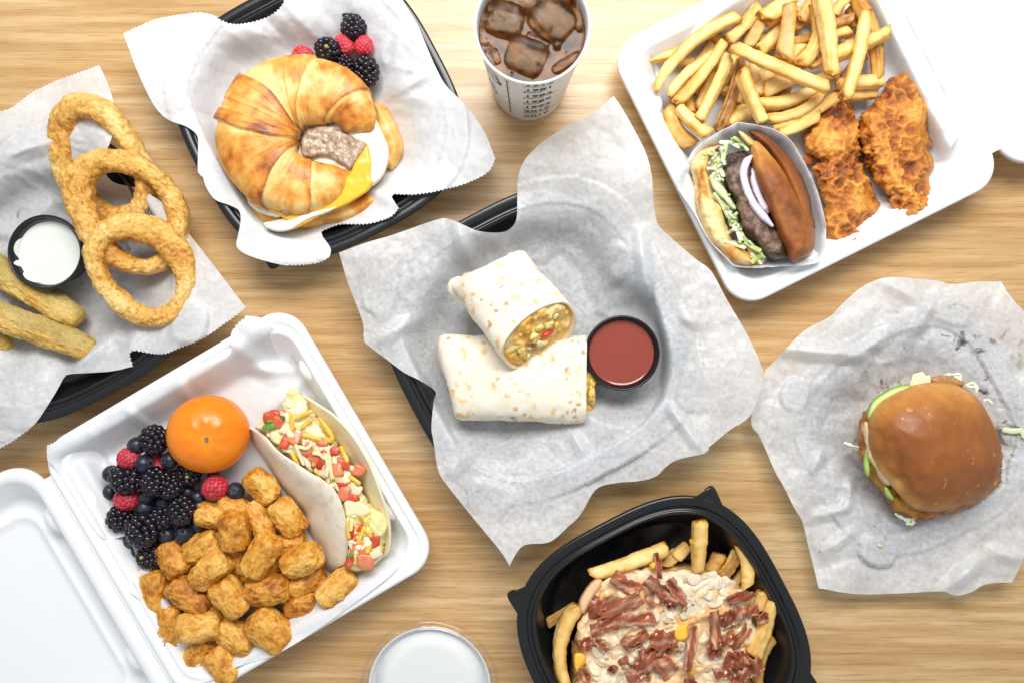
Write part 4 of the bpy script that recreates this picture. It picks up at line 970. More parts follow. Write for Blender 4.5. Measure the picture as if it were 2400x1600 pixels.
# ================================================================ croissant sandwich
kc = 500/1704
def cc(pts): return aff(pts, 480, 120, kc)
def catmull(P, n):
    P = np.array(P, float); m = len(P); out = []
    for t in np.linspace(0, m-1-1e-6, n):
        i = int(t); f = t-i; p1, p2 = P[i], P[i+1]; p0 = P[i-1] if i else 2*p1-p2; p3 = P[i+2] if i+2 < m else 2*p2-p1
        out.append(.5*((2*p1)+(-p0+p2)*f+(2*p0-5*p1+4*p2-p3)*f*f+(-p0+3*p1-3*p2+p3)*f**3))
    return np.array(out)
CR_STOPS = [(0, (0.88, 0.60, 0.23)), (0.25, (0.82, 0.455, 0.115)), (0.5, (0.70, 0.29, 0.042)), (0.72, (0.52, 0.165, 0.02)), (0.9, (0.33, 0.085, 0.012)), (1, (0.21, 0.05, 0.01))]
def croissant():
    e = empty('croissant_sandwich', 'croissant sandwich with sausage, egg and melted cheese', 'sandwich')
    pth = [(1262,660,40),(1245,600,135),(1150,430,205),(960,335,262),(730,330,290),(540,420,315),(430,630,330),(450,830,312),(575,1000,275),(750,1075,228),(930,1065,190),(1080,1020,120),(1165,985,35)]
    n, m = 460, 190
    Q = catmull(pth, n)
    px, py = np.array([480+q[0]*kc for q in Q]), np.array([120+q[1]*kc for q in Q]); r = Q[:, 2]*kc*S*.93
    zb = 0.034; ctr = WA(px, py, zb+r*0.32)
    T = np.gradient(ctr[:, :2], axis=0); T /= np.linalg.norm(T, axis=1)[:, None]
    sd = np.stack([-T[:, 1], T[:, 0]], 1)
    s = np.concatenate([[0], np.cumsum(np.linalg.norm(np.diff(ctr[:, :2], axis=0), axis=1))]); s /= s[-1]
    # seams of the rolled dough: (s at the top, slant)
    seams = np.array([0.0, .125, .285, .385, .555, .715, .86, 1.0]); slant = np.array([0, .03, .045, -.025, .03, -.03, .02, 0])
    th = np.linspace(-np.pi, np.pi, m, endpoint=False)
    SS, TH = np.meshgrid(s, th, indexing='ij')
    warp = SS+0.014*vnoise(np.stack([SS*9, np.cos(TH)*1.4, np.sin(TH)*1.4], -1).reshape(-1, 3), 5).reshape(SS.shape)
    loc = np.zeros_like(SS); idx = np.zeros(SS.shape, int); dist = np.full(SS.shape, 9.)
    for k in range(1, len(seams)-1):
        sk = seams[k]+slant[k]*np.cos(TH)
        idx = np.where(warp > sk, k, idx); dd = warp-sk; dist = np.where(np.abs(dd) < np.abs(dist), dd, dist)
    # thick layers overlap away from the middle: step up on the middle's side of every seam
    side = np.where(SS < .5, 1, -1)
    d2 = dist*side
    step = np.where(d2 > 0, np.exp(-d2/.045)*.060, -np.exp(d2/.04)*.050)
    bul = 0
    P0 = np.stack([SS*26, np.cos(TH)*1.1, np.sin(TH)*1.1], -1).reshape(-1, 3)
    rid = fbm(np.stack([warp*70, np.cos(TH)*.8, np.sin(TH)*.8], -1).reshape(-1, 3), 3, 3).reshape(SS.shape)
    lump = fbm(P0*np.array([.35, 1, 1]), 9, 3).reshape(SS.shape)
    f = 1+step+rid*.020*np.exp(-np.abs(dist)/.05)+rid*.008+lump*.045
    r2 = r[:, None]*f
    pw = 2.35; k = (np.abs(np.cos(TH))**pw+np.abs(np.sin(TH))**pw)**(-1/pw)
    off = r2*k*np.cos(TH); up = r2*k*np.sin(TH)*np.where(np.sin(TH) > 0, .64, .40)
    V = np.stack([ctr[:, None, 0]+sd[:, None, 0]*off, ctr[:, None, 1]+sd[:, None, 1]*off, ctr[:, None, 2]+up], -1).reshape(-1, 3)
    F = grid_faces(n, m, False, True)+[tuple(range(m-1, -1, -1)), tuple((n-1)*m+j for j in range(m))]
    big = fbm(V*34, 12, 3).reshape(SS.shape); fine = fbm(V*150, 15, 3).reshape(SS.shape)
    strk = fbm(np.stack([warp*150, np.cos(TH)*1.3, np.sin(TH)*1.3], -1).reshape(-1, 3), 23, 3).reshape(SS.shape)
    patch = fbm(np.stack([warp*26, np.cos(TH)*2.2, np.sin(TH)*2.2], -1).reshape(-1, 3), 29, 3).reshape(SS.shape)
    pale = np.where(d2 < 0, np.exp(d2/.020), 0)*.50          # dough that was covered while baking stays pale
    dark = np.where(d2 > 0, np.exp(-d2/.028), 0)*.34         # raised lip browns most
    seg = np.array([.08, .04, -.14, .04, .10, -.06, .06, .04])[idx]
    blot = fbm(V*85, 44, 4).reshape(SS.shape)
    kk = np.clip(.40+big*.30+strk*.13+patch*.24+blot*.42+fine*.22-pale+dark+seg, 0, 1)
    c = ramp(kk.ravel(), CR_STOPS)
    fix_normals(mk('croissant_top', V, F, M['bread'], e, c))
    # lower half of the croissant
    for pts, z0, hh, sd_ in ((cc([(150,820),(180,760),(400,700),(900,700),(1300,640),(1340,410),(1400,420),(1480,490),(1560,640),(1590,780),(1560,880),(1500,955),(1440,950),(1330,1060),(1200,1140),(1330,1120),(1390,1170),(1380,1230),(1250,1330),(1100,1380),(1000,1390),(880,1420),(740,1450),(650,1495),(600,1450),(500,1420),(390,1330),(330,1230),(240,1090),(195,960)]), .014, .017, 4),):
        V, F, t_, top = puff(pts, z0, hh, 24, grid=3.5, prof=.6, disp=.0016, dscale=80, seed=sd_, under=.35)
        nz = fbm(V*60, 7, 3); st = fbm(V*np.array([120, 120, 60]), 17, 3)
        c = ramp(np.clip(.40+nz*.55+st*.3-(1-t_)*.12*0, 0, 1), CR_STOPS)
        mk('croissant_base', V, F, M['bread'], e, c)
    # fried egg
    V, F, t_, top = puff(cc([(1340,470),(1380,560),(1440,680),(1475,800),(1460,920),(1400,1030),(1290,1110),(1180,1180),(1050,1240),(900,1320),(760,1390),(640,1440),(540,1440),(475,1400),(470,1370),(560,1350),(620,1330),(560,1330),(420,1290),(350,1230),(320,1150),(270,1100),(230,1000),(400,820),(800,640),(1150,520)]), .031, .0065, 9, grid=3.5, prof=.5, disp=.0011, dscale=70, seed=6)
    nz = fbm(V*45, 3, 3)*.5+.5
    c = lerp(np.array([0.88, 0.86, 0.74]), np.array([0.93, 0.78, 0.36]), smooth(.5, .95, nz)*.45); c = lerp(c, np.array([0.86, 0.70, 0.30]), ((1-t_)**4)*.4)
    mk('egg_white', V, F, M['wet'], e, c)
    # melted cheese: runs below the croissant and out over the egg
    V, F, t_, top = puff(cc([(1300,740),(1320,820),(1330,900),(1325,1000),(1340,1060),(1290,1130),(1200,1190),(1120,1240),(1000,1295),(880,1350),(760,1410),(690,1430),(700,1390),(640,1345),(560,1295),(480,1265),(380,1230),(360,1180),(420,1100),(800,1000),(1100,1020),(1200,880),(1270,760)]), .0375, .0048, 7, grid=3.2, prof=.5, disp=.0008, dscale=60, seed=2)
    c = np.tile((0.95, 0.52, 0.045), (len(V), 1))*(1+.08*fbm(V*70, 5, 2))[:, None]
    mk('melted_cheese', V, F, M['sauce'], e, c)
    V, F, t_, top = puff(cc([(690,1340),(800,1295),(950,1262),(1070,1235),(990,1290),(860,1335),(780,1375),(680,1435),(560,1440),(480,1400),(560,1365)]), .0405, .0034, 6, grid=3, prof=.5, disp=.0008, dscale=90, seed=3)
    mk('egg_white', V, F, M['wet'], e, np.tile((0.90, 0.87, 0.74), (len(V), 1))*(1+.06*fbm(V*90, 5, 2))[:, None])
    V, F, t_, top = puff(cc([(110,800),(150,770),(185,800),(185,850),(130,855)]), .028, .006, 8, grid=3, seed=4)
    mk('melted_cheese', V, F, M['sauce'], e, np.tile((0.93, 0.50, 0.04), (len(V), 1)))
    # sausage patty seen through the opening
    V, F, t_, top = puff(cc([(780,660),(900,590),(1020,600),(1130,660),(1290,740),(1270,800),(1200,900),(1165,950),(1080,900),(950,840),(820,860),(770,800)]), .0375, .0060, 9, grid=2.4, prof=.5, disp=.0015, dscale=230, seed=8)
    nz = fbm(V*300, 3, 4); c = ramp(np.clip(.5+nz*1.2, 0, 1), [(0, (0.28, 0.17, 0.095)), (.4, (0.40, 0.275, 0.18)), (.75, (0.47, 0.355, 0.25)), (1, (0.56, 0.46, 0.35))])
    mk('sausage_patty', V, F, M['wet'], e, c)
    V, F, t_, top = puff(cc([(590,1270),(640,1250),(690,1270),(680,1300),(640,1310)]), .042, .005, 8, grid=3, disp=.001, dscale=150, seed=9)
    mk('sausage_patty', V, F, M['wet'], e, np.tile((0.40, 0.24, 0.15), (len(V), 1)))
croissant()
kq = 300/2138
for i, (x, y, r, a, el, tl, st, z, lb) in enumerate([(1200,395,190,100,1.05,.5,0,.030,'blackberry on top of the small heap behind the croissant'),(762,765,190,0,.95,.92,1,.036,'blackberry showing its yellow stem end beside the croissant'),
    (1045,1030,160,60,1.15,.2,0,.026,'blackberry half tucked under the croissant edge'),(1420,1130,190,76,1.38,.08,0,.028,'long blackberry lying apart right of the croissant')]):
    V, F, c = berry_mesh(660+x*kq, 10+y*kq, r*kq*1.03, z, 80+i, 'black', a, el, tl, bool(st))
    tag(mk('blackberry', V, F, M['berry'], None, c), lb, 'blackberry', 'berries beside the croissant')
for i, (x, y, r, a, z, lb) in enumerate([(1045,690,178,45,.027,'bright raspberry in the middle of the croissant berries'),(1372,700,165,-80,.027,'bright raspberry at the right of the croissant berries'),(365,880,185,10,.026,'raspberry half hidden behind the croissant')]):
    V, F, c = berry_mesh(660+x*kq, 10+y*kq, r*kq, z, 90+i, 'rasp', a, 1.12, .2)
    tag(mk('raspberry', V, F, M['rasp'], None, c*np.array([1.25, 1.5, 1.3])), lb, 'raspberry', 'berries beside the croissant')
V, F, c = chunk(660+1075*kq, 10+190*kq, 18, 9, 5, 20, .030, (0.03, 0.006, 0.02), 4, 2.2, jag=.6)
tag(mk('berry_scrap', V, F, M['berry'], None, c), 'dark purple berry scrap on the paper behind the top blackberry', 'berry scrap')
# ================================================================ cut burrito and hot sauce (centre)
kw = 560/1909
def wp(x, y): return 1000+x*kw, 560+y*kw
TORT = np.array([0.88, 0.80, 0.655])
def toast(V, seed, amount=1.0, scale=60):
    P = V*scale+seed
    spot = smooth(.40, .62, fbm(P*np.array([1.0, 1.0, 1.0]), seed, 3)); sp2 = smooth(.30, .55, fbm(P*2.6, seed+4, 3))
    c = np.tile(TORT, (len(V), 1))*(1+.06*fbm(P*.4, seed+9, 2))[:, None]
    fx_ = smooth(.36, .50, fbm(P*4.2, seed+14, 2))*smooth(-.05, .35, fbm(P*.55, seed+15, 2))
    c = lerp(c, np.array([0.80, 0.55, 0.24]), np.clip(sp2*.75*amount+fx_*.45*amount, 0, 1)); c = lerp(c, np.array([0.46, 0.20, 0.05]), np.clip(spot*sp2*amount*1.3+fx_*.45*amount, 0, .9))
    c = lerp(c, np.array([0.70, 0.45, 0.18]), np.clip(spot*.35*amount, 0, 1))
    return c
def burrito(name, label, a, b, half_w, hgt, z0, z1, cut, seed, pinch, shear=0.0):
    """wrapped tube from closed end a to cut end b (pixels); cut = how far the top is set back (m)"""
    e = empty('burrito_half', label, 'burrito', 'cut burrito halves')
    A, B = np.array(W(*a, z0)), np.array(W(*b, z1)); d = B-A; L = np.linalg.norm(d); d /= L
    sd = np.cross(d, (0, 0, 1.)); sd /= np.linalg.norm(sd); up = np.cross(sd, d)
    n, m = 90, 110; hw = half_w*S*.95
    th = np.linspace(0, 2*np.pi, m, endpoint=False); V = np.zeros((n, m, 3))
    pw = 2.5; k = (np.abs(np.cos(th))**pw+np.abs(np.sin(th))**pw)**(-1/pw)
    for i in range(n):
        t = i/(n-1)
        back = min(1, (t*L/.009+.02)); back = math.sqrt(1-(1-back)**2) if back < 1 else 1
        wid = hw*(pinch+(1-pinch)*smooth(0, .5, t))*(back*.20+.80)*(1+.02*math.sin(7*t+seed)); hh = hgt*.5*(back*.72+.28)
        if i == 0: wid *= .55; hh *= .15
        end = L-cut*(np.sin(th)+1)*.5
        st_ = shear*np.cos(th); V[i] = A+d*(st_+t*(end-st_))[:, None]+sd*(wid*k*np.cos(th))[:, None]+up*(hh*k*np.sin(th))[:, None]
    V = V.reshape(-1, 3); F = grid_faces(n, m, False, True)+[tuple(range(m-1, -1, -1))]
    N = vnormals(V, grid_faces(n, m, False, True)); lm = fbm(V*42+seed, seed, 3)
    fold = np.exp(-((np.tile(th, n)-2.3-.25*np.repeat(np.linspace(0, 1, n), m))/.05)**2)
    V = V+N*(lm*.0026+fold*.0011)[:, None]
    c = toast(V, seed, 1.7)
    # lip: fold the cut edge inwards so that the sheet has a thickness
    ring = V[(n-1)*m:]; cen = ring.mean(0)
    inn = cen+(ring-cen)*(1-.0020/np.linalg.norm(ring-cen, axis=1))[:, None]; deep = cen+(inn-cen)*.97-d*.012
    V = np.concatenate([V, inn, deep]); o = n*m
    for j in range(m):
        q = (j+1) % m
        F.append(((n-1)*m+j, (n-1)*m+q, o+q, o+j)); F.append((o+j, o+q, o+m+q, o+m+j))
    c = np.concatenate([c, np.tile((0.82, 0.62, 0.34), (m, 1)), np.tile((0.80, 0.50, 0.18), (m, 1))])
    fix_normals(mk('tortilla', V, F, M['tortilla'], e, c))
    # filling: lumpy disc just inside the cut, then loose pieces
    nr, out = 26, []
    for i in range(nr):
        f = i/(nr-1); out.append(cen+(inn-cen)*(.995*f)-d*.0030*(1-0)+d*0)
    P = np.concatenate(out); nn = np.cross(ring[0]-cen, ring[m//4]-cen); nn /= np.linalg.norm(nn); nn = nn if nn@d > 0 else -nn
    lum = fbm(P*150+seed, seed+3, 3); lum2 = fbm(P*330+seed, seed+5, 3)
    fr = np.repeat(np.linspace(0, 1, nr), m)
    P = P+nn*((lum*.0050+lum2*.0016+.0022)*smooth(1, .86, fr))[:, None]
    kk = fbm(P*110+seed, seed+12, 3)*.5+.5
    c = ramp(kk, [(0, (0.46, 0.22, 0.065)), (.3, (0.86, 0.42, 0.07)), (.5, (0.90, 0.60, 0.17)), (.72, (0.92, 0.74, 0.36)), (1, (0.86, 0.72, 0.48))])
    c = lerp(c, np.array([0.88, 0.42, 0.04]), smooth(.84, .99, fr)*.7)
    mk('filling', P, grid_faces(nr, m, False, True), M['wet'], e, c)
    return e, cen, nn, sd, inn
eU, cU, nU, sU, iU = burrito('upper', 'upper burrito half resting across the other, cut face showing egg filling', wp(470, 235), wp(1010, 905), 97, .046, .052, .060, .034, 3, .98, -.0075)
V, F = ico(4); V = V*np.array([.011, .009, .008]); V = V*(1+.10*fbm(V*160, 3, 2))[:, None]; V = V@rotz(math.radians(128)).T+np.array(W(*wp(262, 400), .047)); mk('folded_corner', V, F, M['tortilla'], eU, toast(V, 4, .4))
eL, cL, nL, sL, iL = burrito('lower', 'lower burrito half lying flat under the other one', wp(150, 1110), wp(1292, 1118), 102, .040, .028, .028, .0035, 8, .99, .0075)
# loose filling pieces on the upper cut face
upv = np.cross(nU, sU); rs = np.random.RandomState(4)
def on_face(u, v, lift=.002): return cU+sU*u+upv*v+nU*lift
for i, (u, v, l, col, nm) in enumerate([(-.006,.002,.011,(0.75,0.06,0.02),'pepper_strip'),(.004,.006,.007,(0.72,0.63,0.46),'onion_piece'),(.010,.007,.006,(0.36,0.18,0.07),'sausage_piece'),(.013,.003,.005,(0.60,0.44,0.28),'sausage_piece'),(.017,.008,.004,(0.34,0.16,0.06),'sausage_piece'),(.008,.000,.003,(0.09,0.14,0.04),'herb_fleck'),(.004,-.006,.008,(0.90,0.76,0.30),'egg_piece'),(-.012,-.006,.009,(0.88,0.72,0.26),'egg_piece'),(.018,-.004,.008,(0.90,0.72,0.22),'egg_piece'),(-.016,.001,.007,(0.86,0.62,0.16),'egg_piece'),(.000,.009,.007,(0.88,0.72,0.26),'egg_piece'),(.020,.002,.006,(0.88,0.55,0.10),'egg_piece'),(-.004,-.010,.007,(0.90,0.70,0.20),'egg_piece'),(-.020,-.009,.006,(0.86,0.70,0.30),'egg_piece')]):
    p = on_face(u, v*.9, .001)
    s = l/S
    V, F = ico(3); V = V*(1+.55*fbm(V*1.9+i*3, i, 4))[:, None]
    sc = np.array([l*.5, l*(.20 if nm == 'pepper_strip' else .38), l*.26])
    V = (V*sc)@rotm('Z', rs.uniform(0, 3)).T; Rm = np.stack([sU, upv, nU], 1)
    if nm == 'pepper_strip': V = (V@rotm('Z', 0).T)
    V = V@Rm.T+p
    mk(nm, V, F, M['wet'], eU, np.tile(col, (len(V), 1))*(1+.15*fbm(V*300, i, 2))[:, None])
for i in range(12):   # egg curds pushed out along the lower half's cut
    y = 1000+i*33; x = 1292+rs.uniform(0, 26)
    V, F = ico(3); V = V*(1+.55*fbm(V*1.9+i*3, i, 4))[:, None]*np.array([.0042, .0062, .0050])*rs.uniform(.7, 1.1)+np.array(W(*wp(x, y), .020+.012*math.sin(math.pi*(i+.5)/12)))
    mk('egg_piece', V, F, M['wet'], eL, np.tile([(0.88,0.68,0.20),(0.86,0.56,0.12),(0.62,0.40,0.14)][i % 3], (len(V), 1)))
sauce_cup(1459, 827, 88, .0115, 'small black cup of red hot sauce beside the cut burrito', 'hot', (.3, .03, .016), .1, .022)

# ================================================================ iced cola in a paper cup (top)
def cola():
    h = .130; k = S*(1-h/H); rt = 139*k; rb = 86*S
    e = empty('paper_cup', 'white paper cup of iced cola printed with a list of years', 'cup'); cb = W(1239, 197, 0); e.location = (cb.x, cb.y, 0)
    R = lambda z: rb+(rt*.955-rb)*z/h
    pr = [(rb*.9, .004), (rb*.97, .0015), (rb, 0), (R(.0015), .0015)]+[(R(z), z) for z in np.linspace(.004, h-.004, 12)]+[(R(h-.003), h-.0034), (rt*.985, h-.0032), (rt, h-.0018), (rt*.995, h-.0004), (rt*.975, h), (rt*.955, h-.0006), (rt*.942, h-.0022), (R(h-.004)-.0007, h-.004)]+[(R(z)-.0006, z) for z in np.linspace(h-.006, .006, 10)]+[(.001, .006)]
    V, F = lathe(pr, 128); mk('cup_wall', V, F, plain('white_card', (0.88, 0.88, 0.875), .38, .4, bscale=500, bstr=.04), e)
    lz = h-.0145
    # cola: a body of brown liquid
    th = np.linspace(0, 2*np.pi, 96, endpoint=False)
    rad = R(lz)-.0009
    rings = [np.stack([(R(z)-.0010)*np.cos(th), (R(z)-.0010)*np.sin(th), np.full(96, z)], 1) for z in (.0072, .04, .08, lz-.002)]
    for q in (1.0, .97, .93, .85, .7, .5, .3, .1, .01): 
        w = .0010*np.clip((q-.93)/.07, 0, 1)**2
        rings.append(np.stack([rad*q*np.cos(th), rad*q*np.sin(th), np.full(96, lz+w)], 1))
    V, F = loft(rings)
    t = NT('cola'); v = t.coord('Object')
    M['cola'] = t.done(t.pbsdf(t.ramp(t.noise(v, 70, 3, .6), [(.35, (0.022, 0.006, 0.0015)), (.65, (0.22, 0.075, 0.011))]), .03, .24, 0, (.012, .004, .001), t.bump(t.noise(v, 120, 2), .2, .0014)))
    t = NT('x')
    bpy.data.materials.remove(t.m); fix_normals(mk('cola', V, F, M['cola'], e))
    t = NT('ice'); v = t.coord('Object'); nm = t.bump(t.math('ADD', t.noise(v, 330, 4, .7), t.math('MULTIPLY', t.noise(v, 90, 3), 1.2)), .38, .0020)
    M['ice'] = t.done(t.pbsdf((0.96, 0.80, 0.55), .03, .9, normal=nm, **{'Transmission Weight': 1.0, 'IOR': 1.30}))
    kd = 340/1777
    for i, (x, y, l, w, hh, a, tx, ty, dz) in enumerate([(540,250,470,400,330,14,8,-10,.0045),(1110,250,540,440,360,38,-12,12,.0055),(810,690,500,420,330,22,14,-4,.0040),(760,20,360,300,300,0,10,5,.0030),(1430,190,160,420,260,-12,5,20,.0020),(940,500,330,110,200,24,0,10,.0010),(1290,760,420,110,220,-32,5,5,.0010),(1180,560,110,110,110,0,0,0,.0020),(430,690,90,190,130,-20,5,0,.0015),(330,70,220,190,200,20,0,0,.0015),(1180,-120,420,340,320,20,10,0,.004)]):
        V, F = ico(5); q = 4.2; kk = (np.abs(V)**q).sum(1)**(-1/q); V = V*kk[:, None]*(1+.07*fbm(V*1.4+i*2, i, 3))[:, None]
        s = kd*S*(1-.12/H)*.5; V = V*np.array([l*s, w*s, hh*s])
        V = V@(rotz(-math.radians(a))@rotm('X', math.radians(tx))@rotm('Y', math.radians(ty))).T
        c = np.array(W(1080+x*kd, y*kd, lz)); V += c-np.array([cb.x, cb.y, 0]); V[:, 2] += dz*1.3-hh*s*.45
        rr = np.hypot(V[:, 0], V[:, 1]); lim = rad-.0012; f = np.where(rr > lim, lim/np.maximum(rr, 1e-9), 1); V[:, 0] *= f; V[:, 1] *= f
        mk('ice_cube', V, F, M['ice'], e)
    # bubbles at the wall
    rs = np.random.RandomState(2); parts = []
    for i in range(70):
        a = rs.uniform(math.radians(110), math.radians(215)) if i < 45 else rs.uniform(0, 6.28); rr = rad*(rs.uniform(.80, .985) if i < 45 else rs.uniform(.2, .98)); V, F = ico(2); V = V*rs.uniform(.0005, .0016)+np.array([rr*math.cos(a), rr*math.sin(a), lz+.0004]); parts.append((V, F))
    V, F, _ = join(parts); o = mk('foam_bubbles', V, F, M['ice'], e); o['kind'] = 'stuff'
    # printing: text wrapped round the wall
    ink = plain('black_ink', (0.025, 0.022, 0.020), .5, .3)
    fc = bpy.data.curves.new('txt', 'FONT')
    def wrap(text, size, ang, z, sx=1.0, bold=0.0):
        fc.body = text; fc.size = 1.0; fc.align_x = 'LEFT'; fc.resolution_u = 3; fc.offset = bold
        o = bpy.data.objects.new('tmp', fc); COL.objects.link(o); bpy.context.view_layer.update()
        me = bpy.data.meshes.new_from_object(o.evaluated_get(bpy.context.evaluated_depsgraph_get())); bpy.data.objects.remove(o)
        bm = bmesh.new(); bm.from_mesh(me); bmesh.ops.triangulate(bm, faces=bm.faces); bmesh.ops.subdivide_edges(bm, edges=[q for q in bm.edges if q.calc_length() > .25], cuts=2); bm.to_mesh(me); bm.free()
        P = np.array([v.co[:] for v in me.vertices])*size; P[:, 0] *= sx
        zz = z+P[:, 1]; r_ = R(zz)+.00022; a = math.radians(ang)+P[:, 0]/R(z)
        Q = np.stack([r_*np.cos(a), r_*np.sin(a), zz], 1)
        F = [tuple(p.vertices) for p in me.polygons]; bpy.data.meshes.remove(me)
        return Q, F
    rows = [('1979', ['#HAMBURGER']), ('1981', ['BREAKFAST', 'BURRITO']), ('1984', ['ORIGINAL SANTA', '& SPECIAL']), ('1989', ['PASTRAMI', 'BURGER']), ('1992', ['BREAKFAST']), ('2017', ['GRILLED CHICKEN SANDWICHES', 'FROZEN YOGURT']), ('2019', ['40 YEARS'])]
    z = h-.0125
    for y, subs in rows:
        Q, F = wrap(y, .0088, -98, z, 1.28, .014); mk('printed_year', Q, F, ink, e, smooth_shade=False); z -= .0030
        for sline in subs:
            Q, F = wrap(sline, .0029, -99, z, 1.25, .008); mk('printed_line', Q, F, ink, e, smooth_shade=False); z -= .0031
        z -= .0088
    # scale line with ticks
    parts = []
    def strip(a0, a1, z0, z1):
        n = 8; P = []
        for zz in np.linspace(z0, z1, n):
            for a in np.linspace(a0, a1, 4): P.append(((R(zz)+.0002)*math.cos(math.radians(a)), (R(zz)+.0002)*math.sin(math.radians(a)), zz))
        parts.append((np.array(P), grid_faces(n, 4)))
    strip(-118.7, -117.3, .016, h-.014)
    for q in (.016, .034, .050, .066, .082, .098, h-.015): strip(-121.5, -119, q-.0004, q+.0004); strip(-117, -114.5, q-.0004, q+.0004)
    V, F, _ = join(parts); mk('printed_scale', V, F, ink, e, smooth_shade=False)
    # emblem: a burger drawn in outline, cut off by the view, and two lines of letters below it
    parts = []
    def stroke(pts, wd=.0007):
        P = np.array(pts, float); P = catmull(np.concatenate([P, np.zeros((len(P), 1))], 1), 30)[:, :2]; T = np.gradient(P, axis=0); T /= np.linalg.norm(T, axis=1)[:, None]; N = np.stack([-T[:, 1], T[:, 0]], 1)
        Q = []
        for s in (-1, 1):
            for p, n_ in zip(P, N):
                q = p+n_*wd*s; r_ = R(q[1])+.00024; a = math.radians(-150)+q[0]/r_; Q.append((r_*math.cos(a), r_*math.sin(a), q[1]))
        parts.append((np.array(Q), grid_faces(2, 30)))
    zc = h-.030
    stroke([(-.014, zc+.002), (-.011, zc+.010), (0, zc+.014), (.011, zc+.010), (.014, zc+.002)]); stroke([(-.014, zc), (-.005, zc-.002), (.005, zc+.001), (.014, zc)]); stroke([(-.014, zc-.003), (0, zc-.0045), (.014, zc-.003)]); stroke([(-.013, zc-.006), (-.011, zc-.012), (0, zc-.014), (.011, zc-.012), (.013, zc-.006)]); stroke([(.0135, zc-.002), (.0155, zc-.006), (.0135, zc-.012)], .0010)
    V, F, _ = join(parts); mk('printed_emblem', V, F, ink, e, smooth_shade=False)
    for txt, zz, a in (('BAR', .060, -166), ('B Q', .046, -163)):
        Q, F = wrap(txt, .0085, a, zz, 1.1, .02); mk('printed_lettering', Q, F, ink, e, smooth_shade=False)
cola()

# ================================================================ cup with clear lid (bottom edge)
def lidded():
    h = .046; k = S*(1-h/H); R0 = 165*k; c = W(1005, 1619, h)
    e = empty('lidded_tub', 'low white filled tub with clear plastic lid at the bottom edge', 'tub'); e.location = (c.x, c.y, 0)
    t = NT('clear_plastic'); tp = t.n('ShaderNodeBsdfTransparent'); tp.inputs[0].default_value = (0.988, 0.987, 0.985, 1); gl = t.n('ShaderNodeBsdfGlossy'); gl.inputs['Roughness'].default_value = .08
    mxs = t.n('ShaderNodeMixShader'); mxs.inputs[0].default_value = .05; t.l(tp.outputs[0], mxs.inputs[1]); t.l(gl.outputs[0], mxs.inputs[2]); M['clear'] = t.done(mxs.outputs[0])
    rb = R0*.58; R = lambda z: rb+(R0*.90-rb)*z/h
    V, F = lathe([(rb*.9, 0), (rb, .001)]+[(R(z), z) for z in np.linspace(.004, h-.006, 8)]+[(R(h)-.0012, h-.006)]+[(R(z)-.0012, z) for z in np.linspace(h-.01, .004, 6)]+[(.001, .003)]); mk('tub_wall', V, F, plain('frosted_cup', (0.88, 0.88, 0.89), .35, .4), e)
    V, F = lathe([(rb*.9, .0045)]+[(R(z)-.0016, z) for z in np.linspace(.006, h-.013, 6)]+[(R(h)*.90, h-.0118), (R(h)*.6, h-.0112), (.001, h-.0110)]); mk('milkshake', V, F, plain('white_shake', (0.95, 0.955, 0.945), .3, .4, 0, (.006, .006, .005), bscale=90, bstr=.12, bdist=.001), e)
    V, F = lathe([(R0*.955, h-.010), (R0*.99, h-.0085), (R0, h-.005), (R0*.998, h-.002), (R0*.985, h), (R0*.955, h+.0003), (R0*.935, h-.001), (R0*.915, h-.0045), (R0*.895, h-.005), (R0*.88, h-.003), (R0*.86, h-.0022), (R0*.35, h-.0018), (R0*.32, h-.0008), (R0*.16, h-.0006), (.001, h-.0006),
        (.001, h-.0016), (R0*.16, h-.0016), (R0*.32, h-.0018), (R0*.35, h-.0028), (R0*.86, h-.0032), (R0*.885, h-.0042), (R0*.895, h-.0062), (R0*.918, h-.0057), (R0*.940, h-.0022), (R0*.955, h-.0008), (R0*.98, h-.0012), (R0*.988, h-.003), (R0*.988, h-.005), (R0*.98, h-.008), (R0*.948, h-.0092)], 128)
    F = F[:-2]; n = 128; mrow = len(V)//n; F += [((mrow-1)*n+j, (mrow-1)*n+(j+1) % n, (j+1) % n, j) for j in range(n)]
    fix_normals(mk('lid', V, F, M['clear'], e))
lidded()
